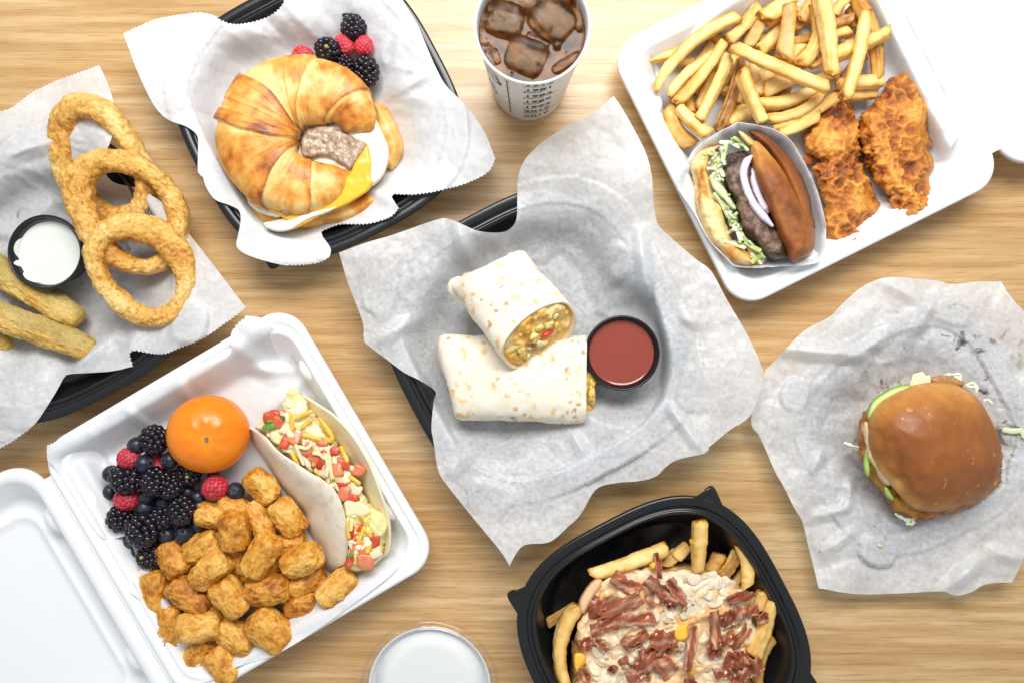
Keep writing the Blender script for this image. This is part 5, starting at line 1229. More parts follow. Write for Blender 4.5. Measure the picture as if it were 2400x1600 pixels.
# ================================================================ burger in a paper wrapper (upper right box)
kv = 440/1725
def vp(pts): return aff(pts, 1560, 250, kv)
def wrapped():
    e = empty('wrapped_burger', 'beef burger standing in a white paper wrapper beside the tenders', 'burger', 'burgers')
    rim = [(110,740),(150,590),(290,370),(500,230),(660,140,'c'),(780,155),(1000,210),(1150,310),(1240,450),(1320,600),(1400,800),(1470,1080),(1480,1170,'c'),(1440,1400),(1380,1445,'c'),(1100,1470),(780,1482),(640,1470),(560,1400),(400,1230),(250,960)]
    B = outline(vp(rim), 4); n = len(B); c0 = B.mean(0)
    th = np.arange(n)/n*2*np.pi
    def ring(sc, z, jit, seed, shift=(0, 0)):
        Q = c0+(B-c0)*sc+np.array(shift)
        nz = fbm(np.stack([B[:, 0]/26, B[:, 1]/26, np.full(n, seed)], 1), seed, 3)
        zz = z+jit*nz
        return WA(Q[:, 0]+nz*jit*700, Q[:, 1]+nz*jit*700, np.maximum(zz, .0065))
    rim_z = .044
    rings = [ring(.80, .008, .001, 1, (10, 4)), ring(.90, .016, .003, 2, (4, 2)), ring(.965, .030, .004, 3), ring(1.0, rim_z-.001, .004, 4), ring(1.0, rim_z, .004, 4), ring(.992, rim_z, .004, 4), ring(.93, .034, .004, 5), ring(.84, .024, .003, 6), ring(.70, .013, .001, 7), ring(.30, .009, 0, 8)]
    V, F = loft(rings)
    mk('paper_wrapper', V, F, M['wrapper'], e)
    def slab(nm, pts, z0, h, R, mat, stops, seed, disp, ds, cfun=None, prof=.5, under=.35, zf=None):
        V, F, t_, top = puff(vp(pts), z0, h, R, grid=2.4, prof=prof, step=3, disp=disp, dscale=ds, seed=seed, under=under, zfun=zf)
        k_ = cfun(V, t_) if cfun else np.clip(.5+.7*fbm(V*70+seed, seed+2, 3), 0, 1)
        return mk(nm, V, F, mat, e, ramp(k_, stops))
    # heel of the bun at the left: pale crumb side with a toasted edge
    slab('bun_heel', [(225,575),(280,450),(350,390),(440,368),(505,372),(425,470),(412,620),(452,760),(530,930),(600,1130),(640,1240),(720,1300),(870,1440),(800,1468),(680,1468),(570,1395),(480,1305),(400,1225),(330,1080),(280,930),(258,750)], .030, .020, 22, M['bread'],
         [(0, (0.90, 0.68, 0.36)), (.35, (0.84, 0.53, 0.19)), (.6, (0.68, 0.31, 0.06)), (1, (0.30, 0.09, 0.015))], 3, .0032, 85,
         lambda V, t_: np.clip(.26+.95*fbm(V*62, 5, 4)+.45*smooth(.3, 1, t_)*smooth(-.1, .35, fbm(V*30, 8, 2)), 0, 1))
    slab('bun_heel_crease', [(262,760),(300,720),(350,780),(360,900),(400,1080),(480,1240),(560,1370),(500,1330),(400,1225),(330,1080),(282,930)], .036, .010, 12, M['bread'], [(0, (0.88, 0.66, 0.36)), (1, (0.72, 0.42, 0.13))], 13, .0014, 90)
    # shredded lettuce
    rs = np.random.RandomState(5); LT = [(0.62,0.72,0.34),(0.76,0.80,0.52),(0.84,0.85,0.66),(0.50,0.62,0.20)]
    strands = [[(560,330),(540,420),(520,520)],[(510,360),(530,470),(545,540)],[(490,330),(600,330),(690,380)],[(600,290),(650,340),(720,360)],[(620,280),(700,330),(760,410)],[(430,470),(470,560),(480,650)],[(400,640),(470,720),(560,840)],[(430,640),(520,740),(620,920)],[(440,790),(520,900),(580,1030)],[(500,850),(600,1000),(650,1150)],[(560,960),(640,1080),(700,1240)],[(600,1010),(650,1130),(690,1260)],[(520,1210),(580,1160),(620,1130)],[(530,1250),(630,1240),(720,1290)],[(540,1235),(640,1270),(740,1300)],[(700,1190),(780,1280),(880,1330)],[(720,1250),(830,1330),(920,1390)],[(760,1230),(820,1290),(900,1370)],[(780,1350),(850,1400),(880,1450)],[(790,1440),(830,1390),(900,1360)],[(640,980),(660,1080),(720,1200)],[(480,470),(500,560),(540,650)],[(455,430),(470,500),(440,580)],[(350,440),(390,430),(440,440)]]
    for i, st in enumerate(strands):
        pts = [np.array(W(1560+x*kv, 250+y*kv, .050+rs.uniform(-.003, .004)-(.006 if j == 1 else 0))) for j, (x, y) in enumerate(st)]
        V, F, c = shred(pts, rs.uniform(.0009, .0022), .0005, LT[i % 4], i); mk('lettuce_shred', V, F, M['veg'], e, c)
    for i in range(46):
        q = rs.uniform(0, 1); bx, by = np.interp(q, [0, .25, .55, .8, 1], [480, 440, 560, 690, 850]), np.interp(q, [0, .25, .55, .8, 1], [380, 560, 900, 1200, 1390])
        a = rs.uniform(-.6, 2.2); l = rs.uniform(40, 110); bx += rs.uniform(-35, 45); by += rs.uniform(-30, 30)
        pts = [np.array(W(1560+(bx+math.cos(a)*l*f+rs.uniform(-14, 14))*kv, 250+(by+math.sin(a)*l*f+rs.uniform(-14, 14))*kv, .047+rs.uniform(-.004, .006))) for f in (-.5, 0, .5)]
        V, F, c = shred(pts, rs.uniform(.0006, .0015), .0004, np.array(LT[i % 4])*rs.uniform(.85, 1.05), i); mk('lettuce_shred', V, F, M['veg'], e, c)
    slab('lettuce_leaf', [(400,650),(440,630),(520,720),(600,830),(650,940),(600,930),(500,830),(430,740)], .049, .0035, 10, M['veg'], [(0, (0.62, 0.72, 0.36)), (1, (0.80, 0.83, 0.58))], 31, .0012, 110)
    slab('pickle_slice', [(410,480),(480,430),(500,520),(490,640),(440,650),(410,570)], .043, .004, 8, M['veg'], [(0, (0.45, 0.46, 0.08)), (1, (0.62, 0.60, 0.18))], 33, .0006, 90)
    slab('cheese_slice', [(720,1240),(840,1290),(920,1380),(900,1440),(850,1450),(780,1380)], .040, .004, 8, M['sauce'], [(0, (0.86, 0.66, 0.20)), (1, (0.90, 0.78, 0.40))], 35, .0006, 90)
    # beef patty
    slab('beef_patty', [(560,440),(640,408),(740,430),(790,500),(840,750),(950,1000),(1070,1220),(1130,1385),(960,1400),(830,1260),(680,1120),(640,900),(555,740),(528,560)], .036, .021, 20, M['meat'],
         [(0, (0.022, 0.011, 0.008)), (.35, (0.065, 0.032, 0.021)), (.65, (0.15, 0.085, 0.055)), (1, (0.27, 0.175, 0.115))], 7, .0030, 120, lambda V, t_: np.clip(.42+.95*fbm(V*160, 7, 4)+.5*fbm(V*40, 9, 2)*1.0, 0, 1), prof=.6)
    # red onion rings
    for pts, z in ([[(790,455),(735,520),(708,620),(730,740),(790,880),(880,1000),(985,1105)], .055], [[(800,560),(795,660),(830,790),(880,900),(940,985)], .049]):
        P = catmull([tuple(W(1560+x*kv, 250+y*kv, z)) for x, y in pts], 60); T = np.gradient(P, axis=0); T /= np.linalg.norm(T, axis=1)[:, None]; sd = np.cross(T, (0, 0, 1.))
        R = []; m = 16; th_ = np.linspace(0, 2*np.pi, m, endpoint=False)
        for i in range(60):
            f = .35+.65*min(1, min(i, 59-i)/8); q = 3.0; k_ = (np.abs(np.cos(th_))**q+np.abs(np.sin(th_))**q)**(-1/q)
            R.append(P[i]+(np.cos(th_)*k_*.0034*f)[:, None]*sd[i]+(np.sin(th_)*k_*.0050*f)[:, None]*np.array([0, 0, 1.]))
        V, F = loft(R); w = np.tile(np.cos(th_), 60)
        c = lerp(np.array([0.80, 0.72, 0.78]), np.array([0.42, 0.20, 0.42]), smooth(-.2, -1, w)*.75+smooth(.6, 1, w)*.35)
        mk('red_onion_ring', V, F, M['veg'], e, c)
    # crown of the bun at the right, dark and shiny
    DB = [(0, (0.76, 0.42, 0.13)), (.25, (0.62, 0.27, 0.06)), (.5, (0.40, 0.135, 0.024)), (.8, (0.25, 0.070, 0.012)), (1, (0.15, 0.040, 0.009))]
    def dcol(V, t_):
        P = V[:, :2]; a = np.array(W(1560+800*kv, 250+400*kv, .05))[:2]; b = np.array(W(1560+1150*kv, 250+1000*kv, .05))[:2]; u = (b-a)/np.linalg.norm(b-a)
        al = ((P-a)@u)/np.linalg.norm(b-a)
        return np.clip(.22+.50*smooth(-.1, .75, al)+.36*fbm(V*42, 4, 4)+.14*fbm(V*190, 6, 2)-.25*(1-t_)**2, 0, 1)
    slab('bun_crown_back', [(760,230),(870,235),(1000,320),(1150,490),(1290,720),(1340,960),(1360,1120),(1240,1050),(1130,800),(1020,560),(900,380)], .030, .020, 24, M['bunm'], DB, 17, .0016, 60, lambda V, t_: np.clip(.75+.3*fbm(V*40, 9, 3), 0, 1))  # back piece darkened in its colour for the shadow it sits in
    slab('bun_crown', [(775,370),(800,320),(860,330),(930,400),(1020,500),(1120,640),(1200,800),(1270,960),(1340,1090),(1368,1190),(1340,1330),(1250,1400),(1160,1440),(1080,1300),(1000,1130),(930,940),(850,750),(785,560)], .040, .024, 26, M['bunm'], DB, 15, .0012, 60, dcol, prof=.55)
    slab('bun_crumb', [(660,225),(720,235),(800,300),(830,340),(780,370),(720,320)], .046, .006, 8, M['bread'], [(0, (0.84, 0.62, 0.32)), (1, (0.66, 0.36, 0.10))], 19, .0012, 90)
wrapped()

# ================================================================ crispy chicken burger on paper (right)
kr = 660/1294
def rp(pts): return aff(pts, 1740, 620, kr)
def burger():
    e = empty('chicken_burger', 'crispy chicken burger with glossy brown bun and avocado on paper', 'burger', 'burgers')
    zb = .010
    def slab(nm, pts, z0, h, R, mat, stops, seed, disp, ds, kf=None, prof=.5, under=.35, grid=3.2):
        V, F, t_, top = puff(rp(pts), z0, h, R, grid=grid, prof=prof, step=3.5, disp=disp, dscale=ds, seed=seed, under=under)
        k_ = kf(V, t_) if kf else np.clip(.5+.7*fbm(V*70+seed, seed+2, 3), 0, 1)
        return mk(nm, V, F, mat, e, ramp(k_, stops))
    slab('bun_heel', [(535,760),(560,700),(640,620),(760,570),(900,545),(1020,570),(1120,660),(1180,800),(1180,940),(1140,1030),(1040,1100),(900,1150),(800,1165),(720,1130),(650,1060),(590,970),(545,870)], zb, .020, 30, M['bread'], [(0, (0.82, 0.55, 0.22)), (1, (0.56, 0.25, 0.05))], 3, .001, 60)
    slab('crispy_chicken', [(533,770),(548,700),(580,660),(700,600),(900,560),(1080,620),(1150,760),(1197,880),(1180,1000),(1120,1070),(1000,1130),(880,1160),(830,1180),(760,1150),(690,1130),(660,1070),(600,1000),(560,920),(535,850)], zb+.016, .017, 22, M['chicken'], [(0, (0.72, 0.36, 0.06)), (.4, (0.52, 0.19, 0.02)), (.75, (0.30, 0.09, 0.012)), (1, (0.16, 0.045, 0.01))], 5, .0036, 150, lambda V, t_: np.clip(.5+.8*fbm(V*120, 5, 4), 0, 1))
    GR = [(0, (0.62, 0.72, 0.26)), (.5, (0.42, 0.62, 0.13)), (1, (0.20, 0.42, 0.05))]
    slab('avocado_slice', [(570,690),(590,630),(640,590),(700,560),(760,550),(800,570),(740,610),(660,650),(610,690),(585,720)], zb+.034, .008, 12, M['veg'], GR, 7, .0005, 60, lambda V, t_: np.clip(1-t_*1.3+.2*fbm(V*50, 3, 2), 0, 1))
    slab('avocado_slice', [(560,850),(575,850),(590,920),(585,970),(570,970),(555,920)], zb+.032, .007, 8, M['veg'], GR, 8, .0004, 60)
    slab('avocado_slice', [(650,1020),(670,1020),(700,1070),(690,1085),(660,1060)], zb+.032, .006, 7, M['veg'], GR, 9, .0004, 60)
    slab('lettuce_leaf', [(765,560),(780,505),(800,495),(830,490),(845,505),(862,508),(870,540),(850,575),(790,575)], zb+.034, .0035, 5, M['veg'], [(0, (0.78, 0.80, 0.44)), (1, (0.90, 0.88, 0.62))], 11, .0010, 110)
    slab('chicken_edge', [(860,520),(940,505),(1010,530),(1010,560),(900,560)], zb+.033, .006, 9, M['chicken'], [(0, (0.62, 0.38, 0.16)), (1, (0.36, 0.16, 0.05))], 12, .0014, 140)
    slab('bun_crumb', [(556,740),(575,720),(610,800),(650,900),(690,990),(660,1010),(600,930),(566,850)], zb+.036, .007, 12, M['bread'], [(0, (0.88, 0.72, 0.44)), (1, (0.74, 0.48, 0.20))], 13, .0022, 110)
    # crown
    V, F, t_, top = puff(rp([(572,740),(600,665),(660,610),(760,560),(890,535),(1000,552),(1090,622),(1152,730),(1190,845),(1184,945),(1128,1035),(1035,1097),(930,1130),(820,1132),(740,1090),(670,1010),(610,920),(575,830)]), zb+.036, .040, 150, grid=3.0, prof=.55, step=3.5, under=.06)
    N = vnormals(V, F); 
    def seg(x0, y0, x1, y1, wd):
        a, b = np.array(W(1740+x0*kr, 620+y0*kr, .06))[:2], np.array(W(1740+x1*kr, 620+y1*kr, .06))[:2]; d = b-a; t = np.clip(((V[:, :2]-a)@d)/(d@d), 0, 1)
        return np.exp(-((V[:, :2]-a-t[:, None]*d)**2).sum(1)/(2*(wd*S)**2))
    cre = seg(640,800,700,980,7)+seg(700,980,760,1060,7)+.7*seg(760,1060,850,1090,6)+.6*seg(1130,720,1170,850,6)+.5*seg(1150,860,1185,860,4)+.6*seg(600,760,640,900,5)
    V = V+N*(.0014*fbm(V*28, 3, 3)-.0016*cre+.00035*fbm(V*160, 5, 3))[:, None]
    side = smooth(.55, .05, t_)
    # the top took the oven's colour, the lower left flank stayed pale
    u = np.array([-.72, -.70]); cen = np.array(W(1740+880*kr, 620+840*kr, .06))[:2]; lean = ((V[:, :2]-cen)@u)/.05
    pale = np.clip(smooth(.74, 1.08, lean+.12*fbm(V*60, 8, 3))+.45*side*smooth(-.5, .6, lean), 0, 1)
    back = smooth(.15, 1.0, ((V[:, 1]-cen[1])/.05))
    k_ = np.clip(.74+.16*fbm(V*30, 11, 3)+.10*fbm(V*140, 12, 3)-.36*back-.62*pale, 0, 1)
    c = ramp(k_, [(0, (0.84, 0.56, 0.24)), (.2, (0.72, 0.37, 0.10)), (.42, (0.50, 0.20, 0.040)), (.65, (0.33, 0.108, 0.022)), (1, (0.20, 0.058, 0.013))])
    fl = smooth(.66, .72, fbm(V*210, 41, 2)); c = lerp(c, np.array([0.72, 0.42, 0.16]), fl*.5)
    t = NT('glossy_bun'); at = t.n('ShaderNodeAttribute', attribute_name='Col'); v = t.coord('Object')
    nm = t.bump(t.noise(v, 260, 5, .6), .10, .0006)
    M['bun'] = t.done(t.pbsdf(at.outputs[0], t.math('ADD', t.math('MULTIPLY', t.noise(v, 180, 3), .2), .34), .42, .06, (.003, .0015, .0008), nm))
    mk('bun_crown', V, F, M['bun'], e, c)
    # cabbage shreds
    rs = np.random.RandomState(9)
    for i, st in enumerate([[(880,530),(920,510),(960,512)],[(900,520),(950,500),(1000,520)],[(960,505),(1000,500),(1005,535)],[(930,525),(985,515),(1010,545)],[(1020,555),(1060,540),(1085,565),(1070,590)],[(1030,560),(1070,560),(1080,590)],[(1105,625),(1130,618),(1150,640)],[(700,1140),(730,1165),(780,1170)],[(720,1150),(760,1180),(795,1160)],[(740,1165),(775,1195),(795,1180)],[(750,1190),(780,1190),(790,1165)],[(465,815),(500,830),(545,840)],[(490,818),(520,845),(550,850)]]):
        z0 = .034 if i < 11 else .030
        V, F, c = shred([np.array(W(1740+x*kr, 620+y*kr, zb+z0-(.012 if i > 6 else 0)+rs.uniform(-.001, .002))) for x, y in st], .0011, .0006, [(0.84, 0.87, 0.62), (0.76, 0.84, 0.52), (0.88, 0.88, 0.74)][i % 3], i); mk('cabbage_shred', V, F, M['veg'], e, c)
burger()
for i, (x, y, l, w, a, col, lb) in enumerate([(632,1290,24,11,35,(0.66,0.68,0.22),'yellow green cabbage scrap on the paper below the burger'),(608,1195,10,7,10,(0.55,0.66,0.2),'small green scrap between the burger and the yellow one'),(356,1315,7,6,0,(0.45,0.28,0.08),'brown speck at the left of the burger paper'),(520,802,8,7,0,(0.5,0.3,0.08),'brown crumb left of the burger bun')]):
    X, Y = 1740+x*kr, 620+y*kr; V, F, c = chunk(X, Y, l*kr, w*kr, 4, a, HD(X, Y)+.001, col, i+20, 2.4, jag=.5)
    tag(mk('food_scrap', V, F, M['veg'], None, c), lb, 'food scrap', 'scraps on the burger paper')
pts = [np.array(W(1740+x*kr, 620+y*kr, HD(min(2390, 1740+x*kr), 620+y*kr)+.003)) for x, y in ((1190,755),(1240,765),(1290,760),(1296,800))]
V, F, c = shred(pts, .0026, .0007, (0.66, 0.74, 0.44), 5); tag(mk('lettuce_strip', V, F, M['veg'], None, c), 'pale green leaf strip on the paper at the right edge', 'lettuce')
# ================================================================ breakfast taco
kt = 380/1241
def tp(x, y): return 560+x*kt, 880+y*kt
def taco():
    e = empty('taco', 'soft flour taco filled with egg, cheese, tomato and onion', 'taco')
    # front flap: from the box floor (left) up to its free edge (right)
    left = catmull([(78,405,0),(110,520,0),(190,640,0),(260,750,0),(330,860,0),(420,980,0),(500,1060,0),(520,1160,0),(590,1320,0),(640,1450,0),(700,1500,0)], 70)
    right = catmull([(75,398,0),(190,455,0),(300,575,0),(430,662,0),(545,740,0),(650,805,0),(735,890,0),(795,1010,0),(825,1150,0),(838,1290,0),(812,1445,0)], 70)
    n, m = 70, 34; V = np.zeros((n, m, 3))
    for i in range(n):
        t = i/(n-1); env = math.sin(math.pi*min(1, max(0, t*.92+.04)))**.6
        for j in range(m):
            f = j/(m-1); x, y = tp(*(left[i, :2]*(1-f)+right[i, :2]*f))
            z = .007+(.036*env+.010)*math.sin(f*math.pi/2)**.8 if f > 0 else .007
            V[i, j] = WA(x, y, z)
    P = V.reshape(-1, 3); P[:, 2] += .0016*fbm(P*40, 3, 3)
    F = grid_faces(n, m); N = vnormals(P, F); N = N*np.sign(N[:, 2:3]+1e-9)
    V2 = np.concatenate([P, P-N*.0019]); o = n*m; FF = list(F)+[tuple(q+o for q in f[::-1]) for f in F]
    for i in range(n-1):
        for j in (0, m-1): a, b = i*m+j, (i+1)*m+j; FF.append((a, b, b+o, a+o))
    for j in range(m-1):
        for i in (0, n-1): a, b = i*m+j, i*m+j+1; FF.append((a, b, b+o, a+o))
    fix_normals(mk('tortilla_front', V2, FF, M['tortilla'], e, toast(V2, 6, .55, 50)))
    # back flap: inner face rises from the filling to the free edge
    lo = catmull([(430,150,0),(520,300,0),(600,380,0),(700,500,0),(800,640,0),(880,780,0),(940,930,0),(1000,1080,0),(1050,1230,0),(1060,1330,0),(1010,1430,0)], 70)
    hi = catmull([(490,160,0),(600,225,0),(720,305,0),(835,420,0),(935,560,0),(1015,720,0),(1082,900,0),(1132,1050,0),(1150,1190,0),(1142,1330,0),(1085,1405,0)], 70)
    for i in range(n):
        t = i/(n-1); env = math.sin(math.pi*min(1, max(0, t*.92+.04)))**.6
        for j in range(m):
            f = j/(m-1); x, y = tp(*(lo[i, :2]*(1-f)+hi[i, :2]*f)); V[i, j] = WA(x, y, .010+(.034*env+.006)*f**.75)
    P = V.reshape(-1, 3); P[:, 2] += .0012*fbm(P*40, 8, 3); N = vnormals(P, F); N = N*np.sign(N[:, 2:3]+1e-9)
    V2 = np.concatenate([P, P-N*.0019])
    fix_normals(mk('tortilla_back', V2, FF, M['tortilla'], e, toast(V2, 12, .4, 50)*np.array([1, .97, .85])))
    # scrambled egg bed
    V, F_, t_, top = puff([tp(*p) for p in [(410,85),(450,120),(500,190),(580,300),(680,420),(780,560),(880,740),(950,900),(1010,1000),(1090,1050),(1145,1130),(1130,1200),(1120,1290),(1090,1390),(1010,1470),(880,1480),(820,1430),(830,1280),(815,1130),(780,1000),(700,860),(560,750),(420,665),(290,575),(180,450),(120,390),(200,340),(300,290),(340,190),(380,110)]], .026, .0165, 16, grid=2.2, prof=.5, disp=.0050, dscale=130, seed=4)
    k_ = fbm(V*85, 9, 3)*.5+.5
    c = ramp(k_, [(0, (0.88, 0.66, 0.17)), (.4, (0.90, 0.78, 0.36)), (.7, (0.92, 0.85, 0.56)), (1, (0.93, 0.90, 0.76))])
    mk('scrambled_egg', V, F_, M['wet'], e, c)
    for pts, z, s in (([(330,200),(420,180),(510,200),(530,270),(470,280),(420,340),(380,300),(330,260)], .036, 3), ([(800,960),(900,950),(990,990),(1010,1050),(940,1090),(880,1080),(840,1110),(805,1060)], .040, 5), ([(560,560),(660,580),(720,660),(700,780),(650,800),(580,720)], .038, 8), ([(430,540),(520,500),(560,560),(500,620),(450,600)], .039, 9), ([(700,800),(760,820),(780,900),(730,880)], .040, 10), ([(860,1120),(900,1110),(920,1180),(880,1260),(855,1200)], .039, 11), ([(920,1380),(1000,1370),(1080,1330),(1100,1380),(1020,1460),(940,1470),(880,1460)], .034, 12), ([(590,400),(660,440),(690,500),(640,520),(560,460)], .038, 13)):
        V, F_, t_, top = puff([tp(*p) for p in pts], z, .006, 9, grid=3, prof=.5, disp=.0006, dscale=60, seed=s); mk('cream_sauce', V, F_, M['sauce'], e, np.tile((0.93, 0.76, 0.46), (len(V), 1))*(1+.05*fbm(V*60, s, 2))[:, None])
    V, F_, t_, top = puff([tp(*p) for p in [(1010,1010),(1080,1040),(1150,1130),(1130,1210),(1070,1250),(1000,1180),(990,1080)]], .038, .008, 10, grid=3, disp=.0026, dscale=130, seed=12); mk('scrambled_egg', V, F_, M['wet'], e, ramp(fbm(V*90, 3, 3)*.5+.5, [(0, (0.88, 0.74, 0.20)), (1, (0.93, 0.86, 0.48))]))
    V, F_, t_, top = puff([tp(*p) for p in [(600,310),(640,330),(720,430),(730,500),(690,470),(630,380)]], .042, .004, 6, grid=3); mk('melted_cheese', V, F_, M['sauce'], e, np.tile((0.94, 0.56, 0.06), (len(V), 1)))
    rq = np.random.RandomState(21)
    for i in range(46):
        q = rq.uniform(.03, .97); f = rq.uniform(.12, .85); ii = int(q*69); pt = right[ii, :2]*(1-f)+lo[ii, :2]*f
        V, F_, c = chunk(*tp(*pt), rq.uniform(40, 95)*kt, rq.uniform(30, 70)*kt, 36*kt, rq.uniform(0, 180), .0415+rq.uniform(-.001, .002), [(0.90, 0.78, 0.36), (0.92, 0.85, 0.58), (0.90, 0.70, 0.24), (0.93, 0.82, 0.60)][i % 4], i+130, 2.6, (rq.uniform(-30, 30), rq.uniform(-30, 30)), .7); mk('egg_curd', V, F_, M['wet'], e, c)
    TM = [(0.66, 0.085, 0.03), (0.74, 0.17, 0.07), (0.62, 0.055, 0.02), (0.78, 0.25, 0.12)]; rs = np.random.RandomState(3)
    for i, (x, y, a, b, an) in enumerate([(250,310,90,60,-20),(300,350,60,70,20),(215,325,40,45,0),(430,465,70,80,10),(355,510,50,70,10),(640,505,60,50,0),(730,575,55,50,20),(520,560,60,70,15),(600,660,80,75,10),(560,620,50,60,0),(640,640,50,90,10),(745,720,70,70,0),(800,670,70,50,20),(915,722,65,60,30),(780,830,70,30,0),(800,905,70,80,10),(870,935,70,50,10),(890,1250,45,150,8),(870,1180,35,80,5),(965,1420,95,80,10),(1040,1260,55,70,0),(960,1330,60,60,20),(850,1420,40,60,30),(520,520,40,40,0),(930,1170,40,40,20)]):
        V, F_, c = chunk(*tp(x, y), a*kt*1.38, b*kt*1.38, 50*kt, an, .0424+rs.uniform(-.001, .0018), TM[i % 4], i, 3.6, (rs.uniform(-25, 25), rs.uniform(-25, 25)), .32); c = lerp(c, np.array([0.86, 0.46, 0.30]), smooth(.0, .5, fbm(V*130+i, i, 2))*.30); mk('tomato_dice', V, F_, M['veg'], e, c)
    for i, (x, y, a, b, an) in enumerate([(800,775,120,90,-5),(890,870,95,75,15),(1040,1365,90,60,-20),(345,420,60,45,20),(570,545,30,70,10),(860,705,45,40,0),(860,1160,35,110,5),(600,600,60,50,10),(500,640,30,100,-15),(680,640,30,130,5),(690,770,30,100,5),(455,580,30,110,-15),(860,1290,30,70,0),(980,1260,50,40,0)]):
        V, F_, c = chunk(*tp(x, y), a*kt, b*kt, 28*kt, an, .0432+rs.uniform(-.001, .001), (0.83, 0.68, 0.46), i+50, 4.0, (rs.uniform(-15, 15), rs.uniform(-15, 15))); mk('onion_dice', V, F_, M['veg'], e, c)
    for i, st in enumerate([[(400,280),(405,350),(410,420)],[(430,330),(500,290),(570,270)],[(470,400),(520,360),(560,330)],[(480,450),(560,470),(640,490)],[(775,535),(805,600),(835,665)],[(400,580),(430,640),(460,690)],[(840,765),(890,800),(930,830)],[(520,740),(570,770),(625,790)],[(900,1140),(930,1210),(925,1290)],[(960,1160),(930,1230),(910,1290)],[(940,1150),(990,1200),(1030,1240)],[(1010,1290),(990,1330),(980,1360)],[(830,1100),(835,1170),(845,1250)],[(710,790),(760,760),(780,740)],[(650,480),(700,500),(720,470)],[(930,1060),(960,1100),(975,1160)]]):
        V, F_, c = shred([np.array(W(*tp(x, y), .0445+rs.uniform(-.001, .0016))) for x, y in st], .0019, .0012, (0.90, 0.53, 0.06), i); mk('cheese_shred', V, F_, M['sauce'], e, c)
    for i, st in enumerate([[(430,520),(460,600),(500,690)],[(660,590),(680,680),(670,780)],[(560,590),(620,600),(660,640)],[(820,1450),(860,1480),(910,1500)],[(450,540),(520,560),(560,520)],[(690,600),(700,700),(715,800)],[(870,1090),(860,1150),(855,1190)]]):
        V, F_, c = shred([np.array(W(*tp(x, y), .048 if i != 3 else .02)) for x, y in st], .0016, .0012, (0.88, 0.74, 0.42), i); mk('cheese_shred', V, F_, M['sauce'], e, c)
    for i, (x, y, a, b, an) in enumerate([(225,390,95,40,-5),(335,320,35,30,0),(330,420,45,25,60),(680,525,60,35,-30),(480,535,25,45,0),(570,680,25,30,0),(830,1090,40,20,0),(650,545,40,20,0),(990,1155,30,25,30),(860,1370,30,40,0),(770,640,35,30,0),(1020,1140,20,15,0),(240,350,50,25,10)]):
        V, F_, c = chunk(*tp(x, y), a*kt, b*kt, 14*kt, an, .0440+rs.uniform(-.001, .0015), [(0.16, 0.30, 0.05), (0.09, 0.17, 0.04), (0.42, 0.46, 0.10)][i % 3], i+80, 3, jag=.3); mk('herb_leaf', V, F_, M['veg'], e, c)
taco()
# ================================================================ bacon loaded fries (lower right)
kl = 780/2352
def lp(x, y): return 1170+x*kl, 1110+y*kl
LF = [(645,715,1195,520,95,4,.1,.22,0,'long pale fry at the back left of the loaded tray'),(1400,690,1420,330,105,4.5,0,.3,0,'thick upright fry at the back wearing a cheese string'),(1240,590,1340,500,90,2.5,0,.3,0,'short fry left of the thick upright one'),
 (1160,640,1260,560,90,2.2,0,.35,.4,'broken fry behind the sauce at the back'),(1490,700,1560,560,110,2,0,.55,.4,'brown bubbled fry right of the upright one'),(1560,740,1680,560,85,3,.1,.5,.7,'skin edged fry leaning at the back right'),
 (1745,810,1700,500,100,4,.3,.22,0,'stout pale fry at the right back corner'),(1650,800,1720,680,70,1.5,0,.2,0,'pale fry under the stout corner one'),(1820,960,1870,820,90,4,0,.3,.2,'short fry with brown end at the right side'),
 (1790,1290,1935,910,95,5,.1,.25,0,'long fry with scorched end on the right side'),(1830,1500,1935,1150,90,3,-.4,.4,.3,'curved darker fry below the long right one'),(335,1060,560,920,75,2,0,.5,.6,'tapered skinned fry poking out at the left'),
 (470,1500,560,920,110,4.5,-.7,.25,0,'big curved fry along the left side of the tray'),(560,1400,560,1180,80,2,0,.3,0,'fry inside the big curved left one'),(720,830,1000,740,90,3,.1,.35,0,'fry under the bacon at the back left'),
 (800,880,960,820,80,2.5,0,.4,0,'fry crossing below the bacon heap'),(1200,1050,1260,960,80,4.5,0,.3,0,'fry tip sticking up through the sauce'),(1250,1180,1340,1060,95,3.5,0,.3,0,'cheese glazed fry in the centre'),(1000,700,1120,600,75,2.5,0,.3,0,'fry end at the back under the sauce'),(1130,1180,1200,1120,70,2,0,.3,0,'fry stub beneath the central bacon'),
 (1340,1440,1400,1340,80,3,0,.3,0,'cheesy fry stub at the bottom edge'),(1620,1330,1790,1200,80,2.5,0,.3,0,'fry under the right hand bacon')]
for i, (x0, y0, x1, y1, w, ly, bd, tn, sk, lb) in enumerate(LF):
    a, b = lp(x0, y0), lp(x1, y1); z = .008+ly*.0060; up = .012 if i == 1 else 0
    V, F, c = fry_mesh(*a, *b, w*kl*1.05, z, z+up, bd, i+200, tn, sk, tipdark=.5)
    tag(mk('french_fry', V, F, M['fry'], None, c), lb, 'fry', 'loaded fries')
# bed of hidden fries under the sauce
V, F, t_, top = puff([lp(*p) for p in [(720,740),(1000,680),(1300,640),(1600,700),(1800,850),(1850,1050),(1800,1300),(1800,1560),(1700,1800),(1000,1850),(560,1700),(480,1500),(530,1200),(600,950)]], .006, .022, 30, grid=5, prof=.6, disp=.005, dscale=70, seed=8)
o = mk('fries_bed', V, F, M['fry'], None, ramp(fbm(V*60, 3, 3)*.5+.5, [(0, (0.66, 0.34, 0.06)), (1, (0.86, 0.60, 0.22))])); tag(o, 'bed of fries buried under the sauce in the black tray', 'fries', None, 'stuff')
